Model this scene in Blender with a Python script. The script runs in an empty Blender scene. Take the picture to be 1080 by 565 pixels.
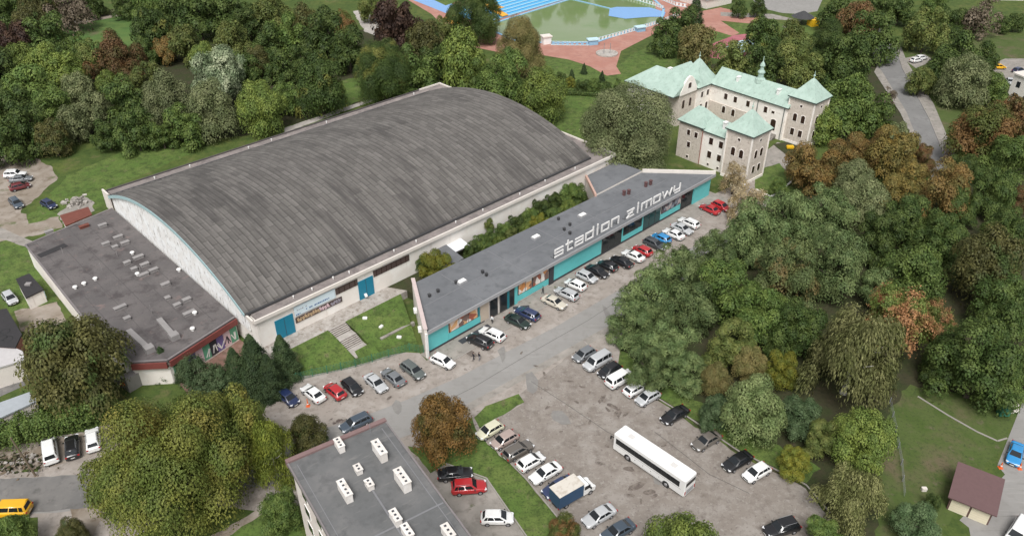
import bpy, bmesh, math, random
import numpy as np
from mathutils import Vector, Matrix
from mathutils.geometry import delaunay_2d_cdt

R = math.radians
S = bpy.context.scene
COL = S.collection

# ------------------------------------------------------------------ camera, sky, sun, exposure
CAM_H, PITCH, FPX = 86.0, R(33.25), 850.0
cd = bpy.data.cameras.new("camera"); cam = bpy.data.objects.new("camera", cd); COL.objects.link(cam)
cam.location = (0, 0, CAM_H); cam.rotation_euler = (R(90) - PITCH, 0, 0)
cd.sensor_width = 36.0; cd.lens = 36.0 * FPX / 1080.0; cd.clip_start = 1.0; cd.clip_end = 6000.0
S.camera = cam
SUN_EL, SUN_AZ = R(55), R(-172)          # azimuth measured from +Y clockwise (towards +X)
w = bpy.data.worlds.new("World"); S.world = w; w.use_nodes = True
nt = w.node_tree; nt.nodes.clear()
sky = nt.nodes.new('ShaderNodeTexSky'); sky.sky_type = 'NISHITA'; sky.sun_disc = False
sky.sun_elevation = SUN_EL; sky.sun_rotation = SUN_AZ; sky.air_density = 1.0; sky.dust_density = 3.0; sky.ozone_density = 1.0
hs = nt.nodes.new('ShaderNodeHueSaturation'); hs.inputs['Saturation'].default_value = 0.12
bg = nt.nodes.new('ShaderNodeBackground'); bg.inputs['Strength'].default_value = 0.118
wo = nt.nodes.new('ShaderNodeOutputWorld')
nt.links.new(sky.outputs[0], hs.inputs['Color']); nt.links.new(hs.outputs[0], bg.inputs['Color']); nt.links.new(bg.outputs[0], wo.inputs['Surface'])
sd = bpy.data.lights.new("sun", 'SUN'); sd.energy = 2.0; sd.angle = R(22); sd.color = (1.0, 0.975, 0.94)
sun = bpy.data.objects.new("sun", sd); COL.objects.link(sun)
sdir = Vector((math.sin(SUN_AZ) * math.cos(SUN_EL), math.cos(SUN_AZ) * math.cos(SUN_EL), math.sin(SUN_EL)))
sun.rotation_euler = sdir.to_track_quat('Z', 'Y').to_euler(); sun.location = (-80, 60, 150)
S.view_settings.view_transform = 'Standard'; S.view_settings.look = 'None'
S.view_settings.exposure = 0.44; S.view_settings.gamma = 1.0; S.view_settings.use_curve_mapping = False
S.render.resolution_x = 1024; S.render.resolution_y = 535

# ------------------------------------------------------------------ helpers
CS, SN = math.cos(PITCH), math.sin(PITCH)
def G(px, py, z=0.0):
    """point of the place at height z seen at photo pixel (px, py)"""
    u, v = px - 540.0, py - 282.5
    d = Vector((u, FPX * CS - v * SN, -(FPX * SN + v * CS)))
    return Vector((0, 0, CAM_H)) + d * ((CAM_H - z) / -d.z)
def pxm(px, py, z=0.0):
    p = G(px, py, z); return FPX / (p.y * CS + (CAM_H - p.z) * SN)

def tag(o, label=None, cat=None, group=None, kind=None):
    if label: o['label'] = label
    if cat: o['category'] = cat
    if group: o['group'] = group
    if kind: o['kind'] = kind
    return o
def empty(name, loc, rz=0.0):
    o = bpy.data.objects.new(name, None); COL.objects.link(o); o.location = loc; o.rotation_euler = (0, 0, rz); o.empty_display_size = 0.5
    return o
def link(name, me, parent=None):
    o = bpy.data.objects.new(name, me); COL.objects.link(o)
    if parent is not None: o.parent = parent
    return o
def copy_tree(o, parent=None):
    c = o.copy(); COL.objects.link(c); c.parent = parent
    for ch in list(o.children): copy_tree(ch, c)
    return c

class MB:
    """collects shapes, then links them as ONE mesh object"""
    def __init__(s): s.bm = bmesh.new()
    def box(s, x0, x1, y0, y1, z0, z1, mi=0):
        vs = [s.bm.verts.new(p) for p in ((x0,y0,z0),(x1,y0,z0),(x1,y1,z0),(x0,y1,z0),(x0,y0,z1),(x1,y0,z1),(x1,y1,z1),(x0,y1,z1))]
        for f in ((0,3,2,1),(4,5,6,7),(0,1,5,4),(1,2,6,5),(2,3,7,6),(3,0,4,7)):
            s.bm.faces.new([vs[i] for i in f]).material_index = mi
        return s
    def obox(s, c, half, rz=0.0, mi=0, tilt=None):
        m = Matrix.Translation(c) @ Matrix.Rotation(rz, 4, 'Z')
        if tilt is not None: m = m @ tilt
        hx, hy, hz = half
        vs = [s.bm.verts.new(m @ Vector(p)) for p in ((-hx,-hy,-hz),(hx,-hy,-hz),(hx,hy,-hz),(-hx,hy,-hz),(-hx,-hy,hz),(hx,-hy,hz),(hx,hy,hz),(-hx,hy,hz))]
        for f in ((0,3,2,1),(4,5,6,7),(0,1,5,4),(1,2,6,5),(2,3,7,6),(3,0,4,7)):
            s.bm.faces.new([vs[i] for i in f]).material_index = mi
        return s
    def prism(s, pts, z0, z1, mi=0, mtop=None):
        a = [s.bm.verts.new((p[0], p[1], z0)) for p in pts]; b = [s.bm.verts.new((p[0], p[1], z1)) for p in pts]
        n = len(pts)
        f1 = s.bm.faces.new(a[::-1]); f2 = s.bm.faces.new(b); f1.material_index = mi; f2.material_index = mi if mtop is None else mtop
        for i in range(n): s.bm.faces.new((a[i], a[(i+1)%n], b[(i+1)%n], b[i])).material_index = mi
        bmesh.ops.triangulate(s.bm, faces=[f1, f2])
        return s
    def poly(s, pts, mi=0):
        f = s.bm.faces.new([s.bm.verts.new(p) for p in pts]); f.material_index = mi; return s
    def slab(s, quad, d0, d1, mi=0):
        """thick pane on a planar quad between offsets d0 and d1 along its normal"""
        q = [Vector(p) for p in quad]; n = (q[1]-q[0]).cross(q[2]-q[0]).normalized()
        a = [s.bm.verts.new(p + n*d0) for p in q]; b = [s.bm.verts.new(p + n*d1) for p in q]; k = len(q)
        s.bm.faces.new(a[::-1]).material_index = mi; s.bm.faces.new(b).material_index = mi
        for i in range(k): s.bm.faces.new((a[i], a[(i+1)%k], b[(i+1)%k], b[i])).material_index = mi
        return s
    def tube(s, p0, p1, r0, r1=None, n=8, mi=0, cap=True):
        if r1 is None: r1 = r0
        p0, p1 = Vector(p0), Vector(p1); ax = (p1-p0).normalized()
        e1 = ax.orthogonal().normalized(); e2 = ax.cross(e1)
        A = []; B = []
        for i in range(n):
            t = 2*math.pi*i/n; d = e1*math.cos(t) + e2*math.sin(t)
            A.append(s.bm.verts.new(p0 + d*r0)); B.append(s.bm.verts.new(p1 + d*r1))
        for i in range(n): s.bm.faces.new((A[i], A[(i+1)%n], B[(i+1)%n], B[i])).material_index = mi
        if cap: s.bm.faces.new(A[::-1]).material_index = mi; s.bm.faces.new(B).material_index = mi
        return s
    def lathe(s, c, prof, n=12, mi=0):
        rings = []
        for (r, z) in prof:
            rings.append([s.bm.verts.new((c[0]+r*math.cos(2*math.pi*i/n), c[1]+r*math.sin(2*math.pi*i/n), c[2]+z)) for i in range(n)])
        for a, b in zip(rings, rings[1:]):
            for i in range(n): s.bm.faces.new((a[i], a[(i+1)%n], b[(i+1)%n], b[i])).material_index = mi
        s.bm.faces.new(rings[0][::-1]).material_index = mi; s.bm.faces.new(rings[-1]).material_index = mi
        return s
    def mesh(s, name, mats, bevel=0.0, smooth=False):
        if bevel > 0:
            bmesh.ops.bevel(s.bm, geom=s.bm.edges[:], offset=bevel, segments=2, affect='EDGES', clamp_overlap=True)
        me = bpy.data.meshes.new(name); s.bm.normal_update(); s.bm.to_mesh(me); s.bm.free()
        if not isinstance(mats, (list, tuple)): mats = [mats]
        for m in mats: me.materials.append(m)
        if smooth: me.shade_smooth()
        return me
    def build(s, name, mats, parent=None, bevel=0.0, smooth=False):
        return link(name, s.mesh(name, mats, bevel, smooth), parent)

# ------------------------------------------------------------------ materials
def node_mat(name):
    m = bpy.data.materials.new(name); m.use_nodes = True
    return m, m.node_tree, m.node_tree.nodes['Principled BSDF']
def N(nt, t, **kw):
    n = nt.nodes.new(t)
    for k, v in kw.items():
        if k in n.inputs: n.inputs[k].default_value = v
        else: setattr(n, k, v)
    return n
def c4(c): return (c[0], c[1], c[2], 1.0)
def plain(name, col, rough=0.6, metal=0.0, var=0.12, scale=1.5, bump=0.0, spec=None, coat=0.0):
    """one base colour with gentle wear"""
    m, nt, b = node_mat(name)
    tc = N(nt, 'ShaderNodeTexCoord'); no = N(nt, 'ShaderNodeTexNoise', Scale=scale, Detail=6.0, Roughness=0.6)
    nt.links.new(tc.outputs['Object'], no.inputs['Vector'])
    mx = N(nt, 'ShaderNodeMix', data_type='RGBA')
    mx.inputs[6].default_value = c4([x*(1-var) for x in col]); mx.inputs[7].default_value = c4([min(1, x*(1+var)) for x in col])
    nt.links.new(no.outputs['Fac'], mx.inputs[0]); nt.links.new(mx.outputs[2], b.inputs['Base Color'])
    b.inputs['Roughness'].default_value = rough; b.inputs['Metallic'].default_value = metal
    if spec is not None: b.inputs['Specular IOR Level'].default_value = spec
    if coat: b.inputs['Coat Weight'].default_value = coat; b.inputs['Coat Roughness'].default_value = 0.05
    if bump:
        bp = N(nt, 'ShaderNodeBump', Strength=bump, Distance=0.05); nt.links.new(no.outputs['Fac'], bp.inputs['Height']); nt.links.new(bp.outputs[0], b.inputs['Normal'])
    return m
def layered(name, base, layers, rough=0.9, bump=0.3, bscale=6.0, spec=0.3):
    """base colour, then noise-masked patches: (colour, noise scale, lo, hi, detail)"""
    m, nt, b = node_mat(name)
    tc = N(nt, 'ShaderNodeTexCoord'); cur = None
    rgb = N(nt, 'ShaderNodeRGB'); rgb.outputs[0].default_value = c4(base); cur = rgb.outputs[0]
    for i, ly in enumerate(layers):
        col, sc, lo, hi = ly[:4]; stretch = ly[4] if len(ly) > 4 else None
        mp = N(nt, 'ShaderNodeMapping'); mp.inputs['Location'].default_value = (17.3*i, -9.1*i, 3.0*i)
        if stretch: mp.inputs['Scale'].default_value = stretch[:3]; mp.inputs['Rotation'].default_value = (0, 0, stretch[3])
        nt.links.new(tc.outputs['Object'], mp.inputs['Vector'])
        no = N(nt, 'ShaderNodeTexNoise', Scale=sc, Detail=7.0, Roughness=0.62); nt.links.new(mp.outputs[0], no.inputs['Vector'])
        mr = N(nt, 'ShaderNodeMapRange'); mr.inputs['From Min'].default_value = lo; mr.inputs['From Max'].default_value = hi
        nt.links.new(no.outputs['Fac'], mr.inputs['Value'])
        mx = N(nt, 'ShaderNodeMix', data_type='RGBA'); nt.links.new(mr.outputs[0], mx.inputs[0]); nt.links.new(cur, mx.inputs[6]); mx.inputs[7].default_value = c4(col)
        cur = mx.outputs[2]
    nt.links.new(cur, b.inputs['Base Color']); b.inputs['Roughness'].default_value = rough; b.inputs['Specular IOR Level'].default_value = spec
    if bump:
        no = N(nt, 'ShaderNodeTexNoise', Scale=bscale, Detail=4.0); nt.links.new(tc.outputs['Object'], no.inputs['Vector'])
        bp = N(nt, 'ShaderNodeBump', Strength=bump, Distance=0.1); nt.links.new(no.outputs['Fac'], bp.inputs['Height']); nt.links.new(bp.outputs[0], b.inputs['Normal'])
    return m
def glassy(name, col, rough=0.08):
    m, nt, b = node_mat(name); b.inputs['Base Color'].default_value = c4(col); b.inputs['Roughness'].default_value = rough
    b.inputs['Specular IOR Level'].default_value = 0.5
    return m

M = {}
M['grass'] = layered('grass', (0.065, 0.10, 0.022), [((0.10, 0.125, 0.03), 0.09, 0.42, 0.62), ((0.04, 0.07, 0.015), 0.6, 0.45, 0.7), ((0.13, 0.125, 0.05), 0.22, 0.58, 0.72), ((0.03, 0.05, 0.012), 3.0, 0.52, 0.75)], bscale=9)
M['lawn'] = layered('lawn', (0.09, 0.15, 0.031), [((0.125, 0.172, 0.043), 0.2, 0.42, 0.62), ((0.055, 0.085, 0.02), 0.8, 0.45, 0.66), ((0.16, 0.145, 0.075), 0.5, 0.58, 0.74), ((0.035, 0.055, 0.014), 3.2, 0.5, 0.7)], bscale=9)
M['meadow'] = layered('meadow', (0.07, 0.14, 0.035), [((0.1, 0.155, 0.04), 0.06, 0.42, 0.62), ((0.05, 0.10, 0.025), 0.25, 0.45, 0.7), ((0.12, 0.12, 0.06), 0.12, 0.6, 0.75)], bscale=5)
M['yard'] = layered('yard', (0.078, 0.108, 0.03), [((0.125, 0.105, 0.06), 0.12, 0.48, 0.66), ((0.06, 0.095, 0.02), 0.3, 0.46, 0.66), ((0.15, 0.12, 0.085), 0.5, 0.6, 0.76), ((0.04, 0.055, 0.02), 2.5, 0.52, 0.75)], bscale=8)
M['soil'] = layered('soil', (0.05, 0.047, 0.024), [((0.038, 0.05, 0.016), 0.25, 0.42, 0.6), ((0.08, 0.065, 0.038), 0.5, 0.56, 0.75), ((0.022, 0.024, 0.012), 2.0, 0.5, 0.75)], bscale=6)
M['lot'] = layered('lot', (0.232, 0.203, 0.178), [((0.29, 0.262, 0.236), 0.3, 0.46, 0.62), ((0.18, 0.155, 0.135), 0.75, 0.52, 0.68), ((0.32, 0.295, 0.27), 1.9, 0.55, 0.7), ((0.14, 0.118, 0.103), 3.0, 0.57, 0.7), ((0.10, 0.082, 0.072), 0.3, 0.66, 0.73)], rough=0.92, bscale=14)
M['road'] = layered('road', (0.265, 0.256, 0.244), [((0.29, 0.28, 0.268), 0.12, 0.45, 0.62), ((0.24, 0.23, 0.218), 0.8, 0.5, 0.7), ((0.32, 0.308, 0.293), 1.0, 0.58, 0.75, (0.12, 1.6, 1, R(-42))), ((0.2, 0.19, 0.18), 0.9, 0.62, 0.76, (0.1, 1.8, 1, R(-42)))], rough=0.9, bscale=18)
M['apron'] = layered('apron', (0.30, 0.265, 0.235), [((0.36, 0.325, 0.295), 0.3, 0.45, 0.62), ((0.23, 0.2, 0.175), 0.7, 0.5, 0.68), ((0.17, 0.14, 0.122), 1.6, 0.58, 0.72), ((0.085, 0.065, 0.058), 0.3, 0.66, 0.72)], rough=0.92, bscale=14)
M['asphalt'] = layered('asphalt', (0.155, 0.15, 0.145), [((0.2, 0.19, 0.18), 0.15, 0.45, 0.65), ((0.12, 0.115, 0.11), 0.8, 0.5, 0.7), ((0.24, 0.225, 0.21), 1.0, 0.58, 0.75)], rough=0.9, bscale=16)
M['paving'] = layered('paving', (0.27, 0.25, 0.225), [((0.34, 0.31, 0.28), 0.3, 0.45, 0.65), ((0.2, 0.18, 0.16), 0.9, 0.5, 0.72), ((0.1, 0.11, 0.06), 0.7, 0.62, 0.72)], rough=0.9, bscale=10)
M['dirt'] = layered('dirt', (0.25, 0.21, 0.17), [((0.33, 0.29, 0.25), 0.2, 0.45, 0.62), ((0.16, 0.125, 0.09), 0.4, 0.52, 0.7), ((0.1, 0.12, 0.05), 0.25, 0.6, 0.7)], rough=0.95, bscale=8)
M['redpave'] = layered('redpave', (0.38, 0.185, 0.145), [((0.43, 0.235, 0.19), 0.15, 0.45, 0.62), ((0.34, 0.17, 0.14), 0.6, 0.5, 0.7)], rough=0.85, bscale=10)
M['magenta'] = layered('magenta', (0.33, 0.11, 0.13), [((0.4, 0.15, 0.17), 0.2, 0.45, 0.65)], rough=0.85)
M['kerbstone'] = plain('kerbstone', (0.31, 0.285, 0.26), 0.9, var=0.2, scale=1.2, bump=0.2)
M['concrete'] = layered('concrete', (0.38, 0.35, 0.32), [((0.46, 0.43, 0.4), 0.4, 0.45, 0.65), ((0.26, 0.235, 0.21), 1.2, 0.52, 0.72)], rough=0.9, bscale=8)
M['white_wall'] = layered('white_wall', (0.78, 0.73, 0.68), [((0.84, 0.81, 0.77), 0.3, 0.45, 0.62), ((0.5, 0.45, 0.39), 0.9, 0.6, 0.78, (1, 1, 0.12, 0)), ((0.42, 0.37, 0.31), 2.5, 0.64, 0.78, (1, 1, 0.1, 0))], rough=0.85, bump=0.1)
M['gable_white'] = layered('gable_white', (0.78, 0.77, 0.75), [((0.85, 0.86, 0.86), 0.5, 0.45, 0.6), ((0.36, 0.34, 0.32), 2.0, 0.56, 0.68, (1, 1, 0.35, 0)), ((0.25, 0.24, 0.23), 5.0, 0.62, 0.7)], rough=0.85, bump=0.1)
M['strip_roof'] = layered('strip_roof', (0.21, 0.185, 0.175), [((0.29, 0.25, 0.235), 0.25, 0.45, 0.65), ((0.15, 0.13, 0.125), 0.8, 0.5, 0.7), ((0.36, 0.3, 0.27), 1.5, 0.62, 0.74)], rough=0.9, bscale=4)
M['annex_roof'] = layered('annex_roof', (0.108, 0.099, 0.098), [((0.142, 0.128, 0.125), 0.14, 0.42, 0.62), ((0.075, 0.066, 0.066), 0.35, 0.5, 0.64), ((0.2, 0.15, 0.14), 0.5, 0.6, 0.75), ((0.085, 0.075, 0.078), 1.6, 0.58, 0.74)], rough=0.8, bscale=3)
M['low_roof'] = layered('low_roof', (0.14, 0.145, 0.155), [((0.165, 0.17, 0.18), 0.14, 0.44, 0.62), ((0.115, 0.12, 0.127), 0.5, 0.5, 0.7), ((0.19, 0.195, 0.2), 0.9, 0.6, 0.75)], rough=0.8, bscale=3)
M['flat_roof'] = layered('flat_roof', (0.125, 0.127, 0.128), [((0.16, 0.158, 0.157), 0.2, 0.44, 0.62), ((0.095, 0.096, 0.097), 0.5, 0.5, 0.7), ((0.19, 0.185, 0.18), 1.2, 0.6, 0.75, (0.3, 1.5, 1, R(-33)))], rough=0.75, bscale=3)
M['teal'] = plain('teal', (0.13, 0.53, 0.54), 0.55, var=0.1, scale=0.8)
M['teal_dark'] = plain('teal_dark', (0.02, 0.2, 0.24), 0.5, var=0.15)
M['blue_door'] = plain('blue_door', (0.008, 0.19, 0.30), 0.5, var=0.12, scale=1.0)
M['plinth'] = plain('plinth', (0.045, 0.047, 0.055), 0.7)
M['fascia'] = plain('fascia', (0.33, 0.33, 0.34), 0.6)
M['white_paint'] = plain('white_paint', (0.8, 0.79, 0.77), 0.5, var=0.06)
M['offwhite'] = plain('offwhite', (0.68, 0.63, 0.58), 0.8, var=0.12, scale=1.0)
M['pink_coping'] = plain('pink_coping', (0.55, 0.45, 0.43), 0.7, var=0.15)
M['dark_metal'] = plain('dark_metal', (0.05, 0.05, 0.052), 0.5, var=0.2)
M['grey_metal'] = plain('grey_metal', (0.3, 0.31, 0.33), 0.45, 0.3, var=0.2)
M['red_fascia'] = plain('red_fascia', (0.19, 0.05, 0.042), 0.7, var=0.3, scale=0.8)
M['rust_roof'] = plain('rust_roof', (0.16, 0.05, 0.035), 0.8, var=0.35, scale=1.2)
M['brown_roof'] = plain('brown_roof', (0.13, 0.075, 0.075), 0.75, var=0.15, scale=2)
M['brown_coping'] = plain('brown_coping', (0.2, 0.13, 0.125), 0.7, var=0.2)
M['brown_strip'] = plain('brown_strip', (0.075, 0.05, 0.045), 0.7, var=0.35, scale=1.3)
M['black_roof'] = plain('black_roof', (0.03, 0.028, 0.03), 0.85, var=0.3)
M['cream'] = plain('cream', (0.66, 0.60, 0.45), 0.6, var=0.06)
M['window_dark'] = glassy('window_dark', (0.02, 0.025, 0.028), 0.1)
M['window_brown'] = glassy('window_brown', (0.04, 0.022, 0.018), 0.2)
M['copper_green'] = layered('copper_green', (0.35, 0.46, 0.40), [((0.27, 0.34, 0.3), 1.6, 0.52, 0.68, (1, 1, 0.12, 0)), ((0.41, 0.52, 0.46), 0.4, 0.45, 0.65), ((0.32, 0.43, 0.37), 1.0, 0.52, 0.72)], rough=0.65, bump=0.05)
M['stone'] = layered('stone', (0.58, 0.515, 0.455), [((0.62, 0.555, 0.49), 0.8, 0.45, 0.62), ((0.38, 0.32, 0.27), 2.0, 0.52, 0.7), ((0.66, 0.6, 0.53), 3.5, 0.58, 0.72)], rough=0.9, bscale=5)
M['plaster'] = layered('plaster', (0.84, 0.785, 0.73), [((0.88, 0.84, 0.79), 0.5, 0.45, 0.65), ((0.6, 0.52, 0.46), 1.2, 0.56, 0.74)], rough=0.9, bump=0.1)
M['bark'] = plain('bark', (0.07, 0.055, 0.042), 0.9, var=0.3, scale=4)
M['birch_bark'] = plain('birch_bark', (0.55, 0.53, 0.49), 0.8, var=0.3, scale=5)
M['wood'] = plain('wood', (0.15, 0.115, 0.08), 0.85, var=0.3)
M['green_mesh'] = plain('green_mesh', (0.03, 0.16, 0.1), 0.7, var=0.2)
M['tyre'] = plain('tyre', (0.02, 0.02, 0.021), 0.85)
M['rim'] = plain('rim', (0.4, 0.4, 0.42), 0.35, 0.6)
M['glass'] = glassy('glass', (0.014, 0.017, 0.02), 0.1)
M['trim'] = plain('trim', (0.025, 0.025, 0.027), 0.6)
M['lamp'] = plain('lamp', (0.75, 0.76, 0.78), 0.2)
M['tail'] = plain('tail', (0.35, 0.02, 0.02), 0.25)
M['plate'] = plain('plate', (0.75, 0.75, 0.72), 0.5)
M['skin'] = plain('skin', (0.5, 0.32, 0.24), 0.6)
M['dark_cloth'] = plain('dark_cloth', (0.025, 0.025, 0.03), 0.9)
M['white_cloth'] = plain('white_cloth', (0.7, 0.7, 0.7), 0.9)
M['grey_cloth'] = plain('grey_cloth', (0.22, 0.22, 0.24), 0.9)
M['hair'] = plain('hair', (0.03, 0.02, 0.015), 0.8)
M['pool_water'] = layered('pool_water', (0.17, 0.235, 0.1), [((0.195, 0.25, 0.125), 0.04, 0.4, 0.62), ((0.145, 0.225, 0.08), 0.08, 0.5, 0.7)], rough=0.08, bump=0.02, bscale=2, spec=0.4)
M['pool_blue'] = plain('pool_blue', (0.25, 0.45, 0.62), 0.6, var=0.12)
M['bright_blue'] = plain('bright_blue', (0.12, 0.42, 0.68), 0.55, var=0.1)
M['lightblue'] = plain('lightblue', (0.5, 0.68, 0.75), 0.5, var=0.08)
M['orange_paint'] = plain('orange_paint', (0.75, 0.38, 0.05), 0.6, var=0.1)
M['yellow_paint'] = plain('yellow_paint', (0.75, 0.45, 0.02), 0.45, var=0.05)
M['red_paint'] = plain('red_paint', (0.55, 0.06, 0.03), 0.5)
M['blue_paint'] = plain('blue_paint', (0.03, 0.14, 0.3), 0.5)
M['banner_white'] = plain('banner_white', (0.62, 0.72, 0.78), 0.6, var=0.08)
M['ink_blue'] = plain('ink_blue', (0.06, 0.13, 0.3), 0.6)
M['ink_tan'] = plain('ink_tan', (0.5, 0.36, 0.22), 0.7)
M['ink_pink'] = plain('ink_pink', (0.68, 0.5, 0.54), 0.7)
M['ink_grey'] = plain('ink_grey', (0.3, 0.28, 0.33), 0.7)
M['brick_red'] = plain('brick_red', (0.3, 0.12, 0.09), 0.85, var=0.25, scale=2)

def poster_mat(name, cols, scale):
    m, nt, b = node_mat(name)
    tc = N(nt, 'ShaderNodeTexCoord'); vo = N(nt, 'ShaderNodeTexVoronoi', Scale=scale); nt.links.new(tc.outputs['Object'], vo.inputs['Vector'])
    sp = N(nt, 'ShaderNodeSeparateColor'); nt.links.new(vo.outputs['Color'], sp.inputs[0])
    cr = N(nt, 'ShaderNodeValToRGB'); cr.color_ramp.interpolation = 'CONSTANT'
    els = cr.color_ramp.elements
    while len(els) < len(cols): els.new(0.5)
    for i, c in enumerate(cols): els[i].position = i/len(cols); els[i].color = c4(c)
    nt.links.new(sp.outputs[0], cr.inputs[0]); nt.links.new(cr.outputs[0], b.inputs['Base Color']); b.inputs['Roughness'].default_value = 0.4
    return m
M['poster'] = poster_mat('poster', [(0.6,0.25,0.08),(0.75,0.6,0.5),(0.35,0.1,0.06),(0.7,0.4,0.2),(0.8,0.75,0.7),(0.2,0.12,0.1)], 0.9)
M['poster_blue'] = poster_mat('poster_blue', [(0.1,0.12,0.16),(0.25,0.28,0.33),(0.05,0.05,0.07),(0.5,0.45,0.45),(0.12,0.08,0.1)], 1.1)

def hall_mat():
    m, nt, b = node_mat('hall_roofing')
    uv = N(nt, 'ShaderNodeTexCoord')
    def brick(sx, off, w, h, c1, c2, mort, mcol):
        mp = N(nt, 'ShaderNodeMapping'); mp.inputs['Location'].default_value = off; mp.inputs['Rotation'].default_value = (0, 0, 0)
        nt.links.new(uv.outputs['UV'], mp.inputs['Vector'])
        br = N(nt, 'ShaderNodeTexBrick'); br.offset = 0.37; br.squash = 1.0
        br.inputs['Scale'].default_value = 1.0; br.inputs['Brick Width'].default_value = w; br.inputs['Row Height'].default_value = h
        br.inputs['Color1'].default_value = c4(c1); br.inputs['Color2'].default_value = c4(c2); br.inputs['Mortar'].default_value = c4(mcol)
        br.inputs['Mortar Size'].default_value = mort; br.inputs['Mortar Smooth'].default_value = 0.3; br.inputs['Bias'].default_value = 0.0
        nt.links.new(mp.outputs[0], br.inputs['Vector']); return br
    b1 = brick(1, (0, 0, 0), 2.6, 1.15, (0.092,0.085,0.079), (0.14,0.13,0.121), 0.07, (0.057,0.052,0.048))
    b2 = brick(1, (3.3, 0.4, 0), 11.0, 2.3, (0, 0, 0), (1, 1, 1), 0.0, (0.5,0.5,0.5))
    mr = N(nt, 'ShaderNodeMapRange'); mr.inputs['From Min'].default_value = 0.66; mr.inputs['From Max'].default_value = 0.7; mr.inputs['To Max'].default_value = 0.75
    nt.links.new(b2.outputs['Color'], mr.inputs['Value'])
    # patches come only where a broad noise allows (towards the left end of the roof)
    nz = N(nt, 'ShaderNodeTexNoise', Scale=0.045, Detail=2.0); nt.links.new(uv.outputs['UV'], nz.inputs['Vector'])
    mr2 = N(nt, 'ShaderNodeMapRange'); mr2.inputs['From Min'].default_value = 0.42; mr2.inputs['From Max'].default_value = 0.55; nt.links.new(nz.outputs['Fac'], mr2.inputs['Value'])
    mu = N(nt, 'ShaderNodeMath', operation='MULTIPLY'); nt.links.new(mr.outputs[0], mu.inputs[0]); nt.links.new(mr2.outputs[0], mu.inputs[1])
    mx = N(nt, 'ShaderNodeMix', data_type='RGBA'); nt.links.new(mu.outputs[0], mx.inputs[0]); nt.links.new(b1.outputs['Color'], mx.inputs[6]); mx.inputs[7].default_value = (0.06,0.055,0.052,1)
    def streak(prev, sc, stretch, lo, hi, col, amt):
        mp = N(nt, 'ShaderNodeMapping'); mp.inputs['Scale'].default_value = stretch; nt.links.new(uv.outputs['UV'], mp.inputs['Vector'])
        no = N(nt, 'ShaderNodeTexNoise', Scale=sc, Detail=6.0, Roughness=0.65); nt.links.new(mp.outputs[0], no.inputs['Vector'])
        r = N(nt, 'ShaderNodeMapRange'); r.inputs['From Min'].default_value = lo; r.inputs['From Max'].default_value = hi; r.inputs['To Max'].default_value = amt
        nt.links.new(no.outputs['Fac'], r.inputs['Value'])
        x = N(nt, 'ShaderNodeMix', data_type='RGBA'); nt.links.new(r.outputs[0], x.inputs[0]); nt.links.new(prev, x.inputs[6]); x.inputs[7].default_value = c4(col); return x.outputs[2]
    cur = streak(mx.outputs[2], 1.0, (0.12, 0.95, 1), 0.5, 0.68, (0.195,0.181,0.168), 0.55)
    cur = streak(cur, 1.0, (0.07, 1.6, 1), 0.52, 0.7, (0.07,0.064,0.06), 0.5)
    cur = streak(cur, 0.12, (1, 1, 1), 0.5, 0.7, (0.15,0.138,0.128), 0.35)
    nt.links.new(cur, b.inputs['Base Color']); b.inputs['Roughness'].default_value = 0.85
    return m
M['hall_roofing'] = hall_mat()
M['workshop_roof'] = plain('workshop_roof', (0.5, 0.48, 0.48), 0.6, var=0.15); M['tin'] = plain('tin', (0.42, 0.45, 0.48), 0.5, 0.2, var=0.15)
M['bluedeck'] = plain('bluedeck', (0.2, 0.36, 0.62), 0.7, var=0.12)
M['canopy_white'] = plain('canopy_white', (.72,.74,.76), .5)
M['stain_and_shade'] = layered('stain_and_shade', (0.135, 0.112, 0.098), [((0.2, 0.172, 0.15), 1.4, 0.45, 0.6), ((0.085, 0.068, 0.058), 2.0, 0.52, 0.7)], bump=0.1)  # true stains on the paving, painted shade strips on the stairs
M['tar'] = plain('tar', (0.09, 0.085, 0.08), 0.8)
M['patch_grey'] = layered('patch_grey', (0.21, 0.2, 0.19), [((0.25, 0.24, 0.225), 0.8, 0.45, 0.65)], bump=0.2, bscale=16)
M['redyard'] = layered('redyard', (0.2, 0.115, 0.09), [((0.26, 0.17, 0.14), 0.5, 0.45, 0.62), ((0.12, 0.085, 0.06), 0.9, 0.52, 0.7)])
M['road_grey'] = layered('road_grey', (0.195, 0.192, 0.188), [((0.23, 0.226, 0.22), 0.15, 0.45, 0.65), ((0.165, 0.16, 0.156), 0.8, 0.5, 0.7)], rough=0.9, bscale=16)
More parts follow.
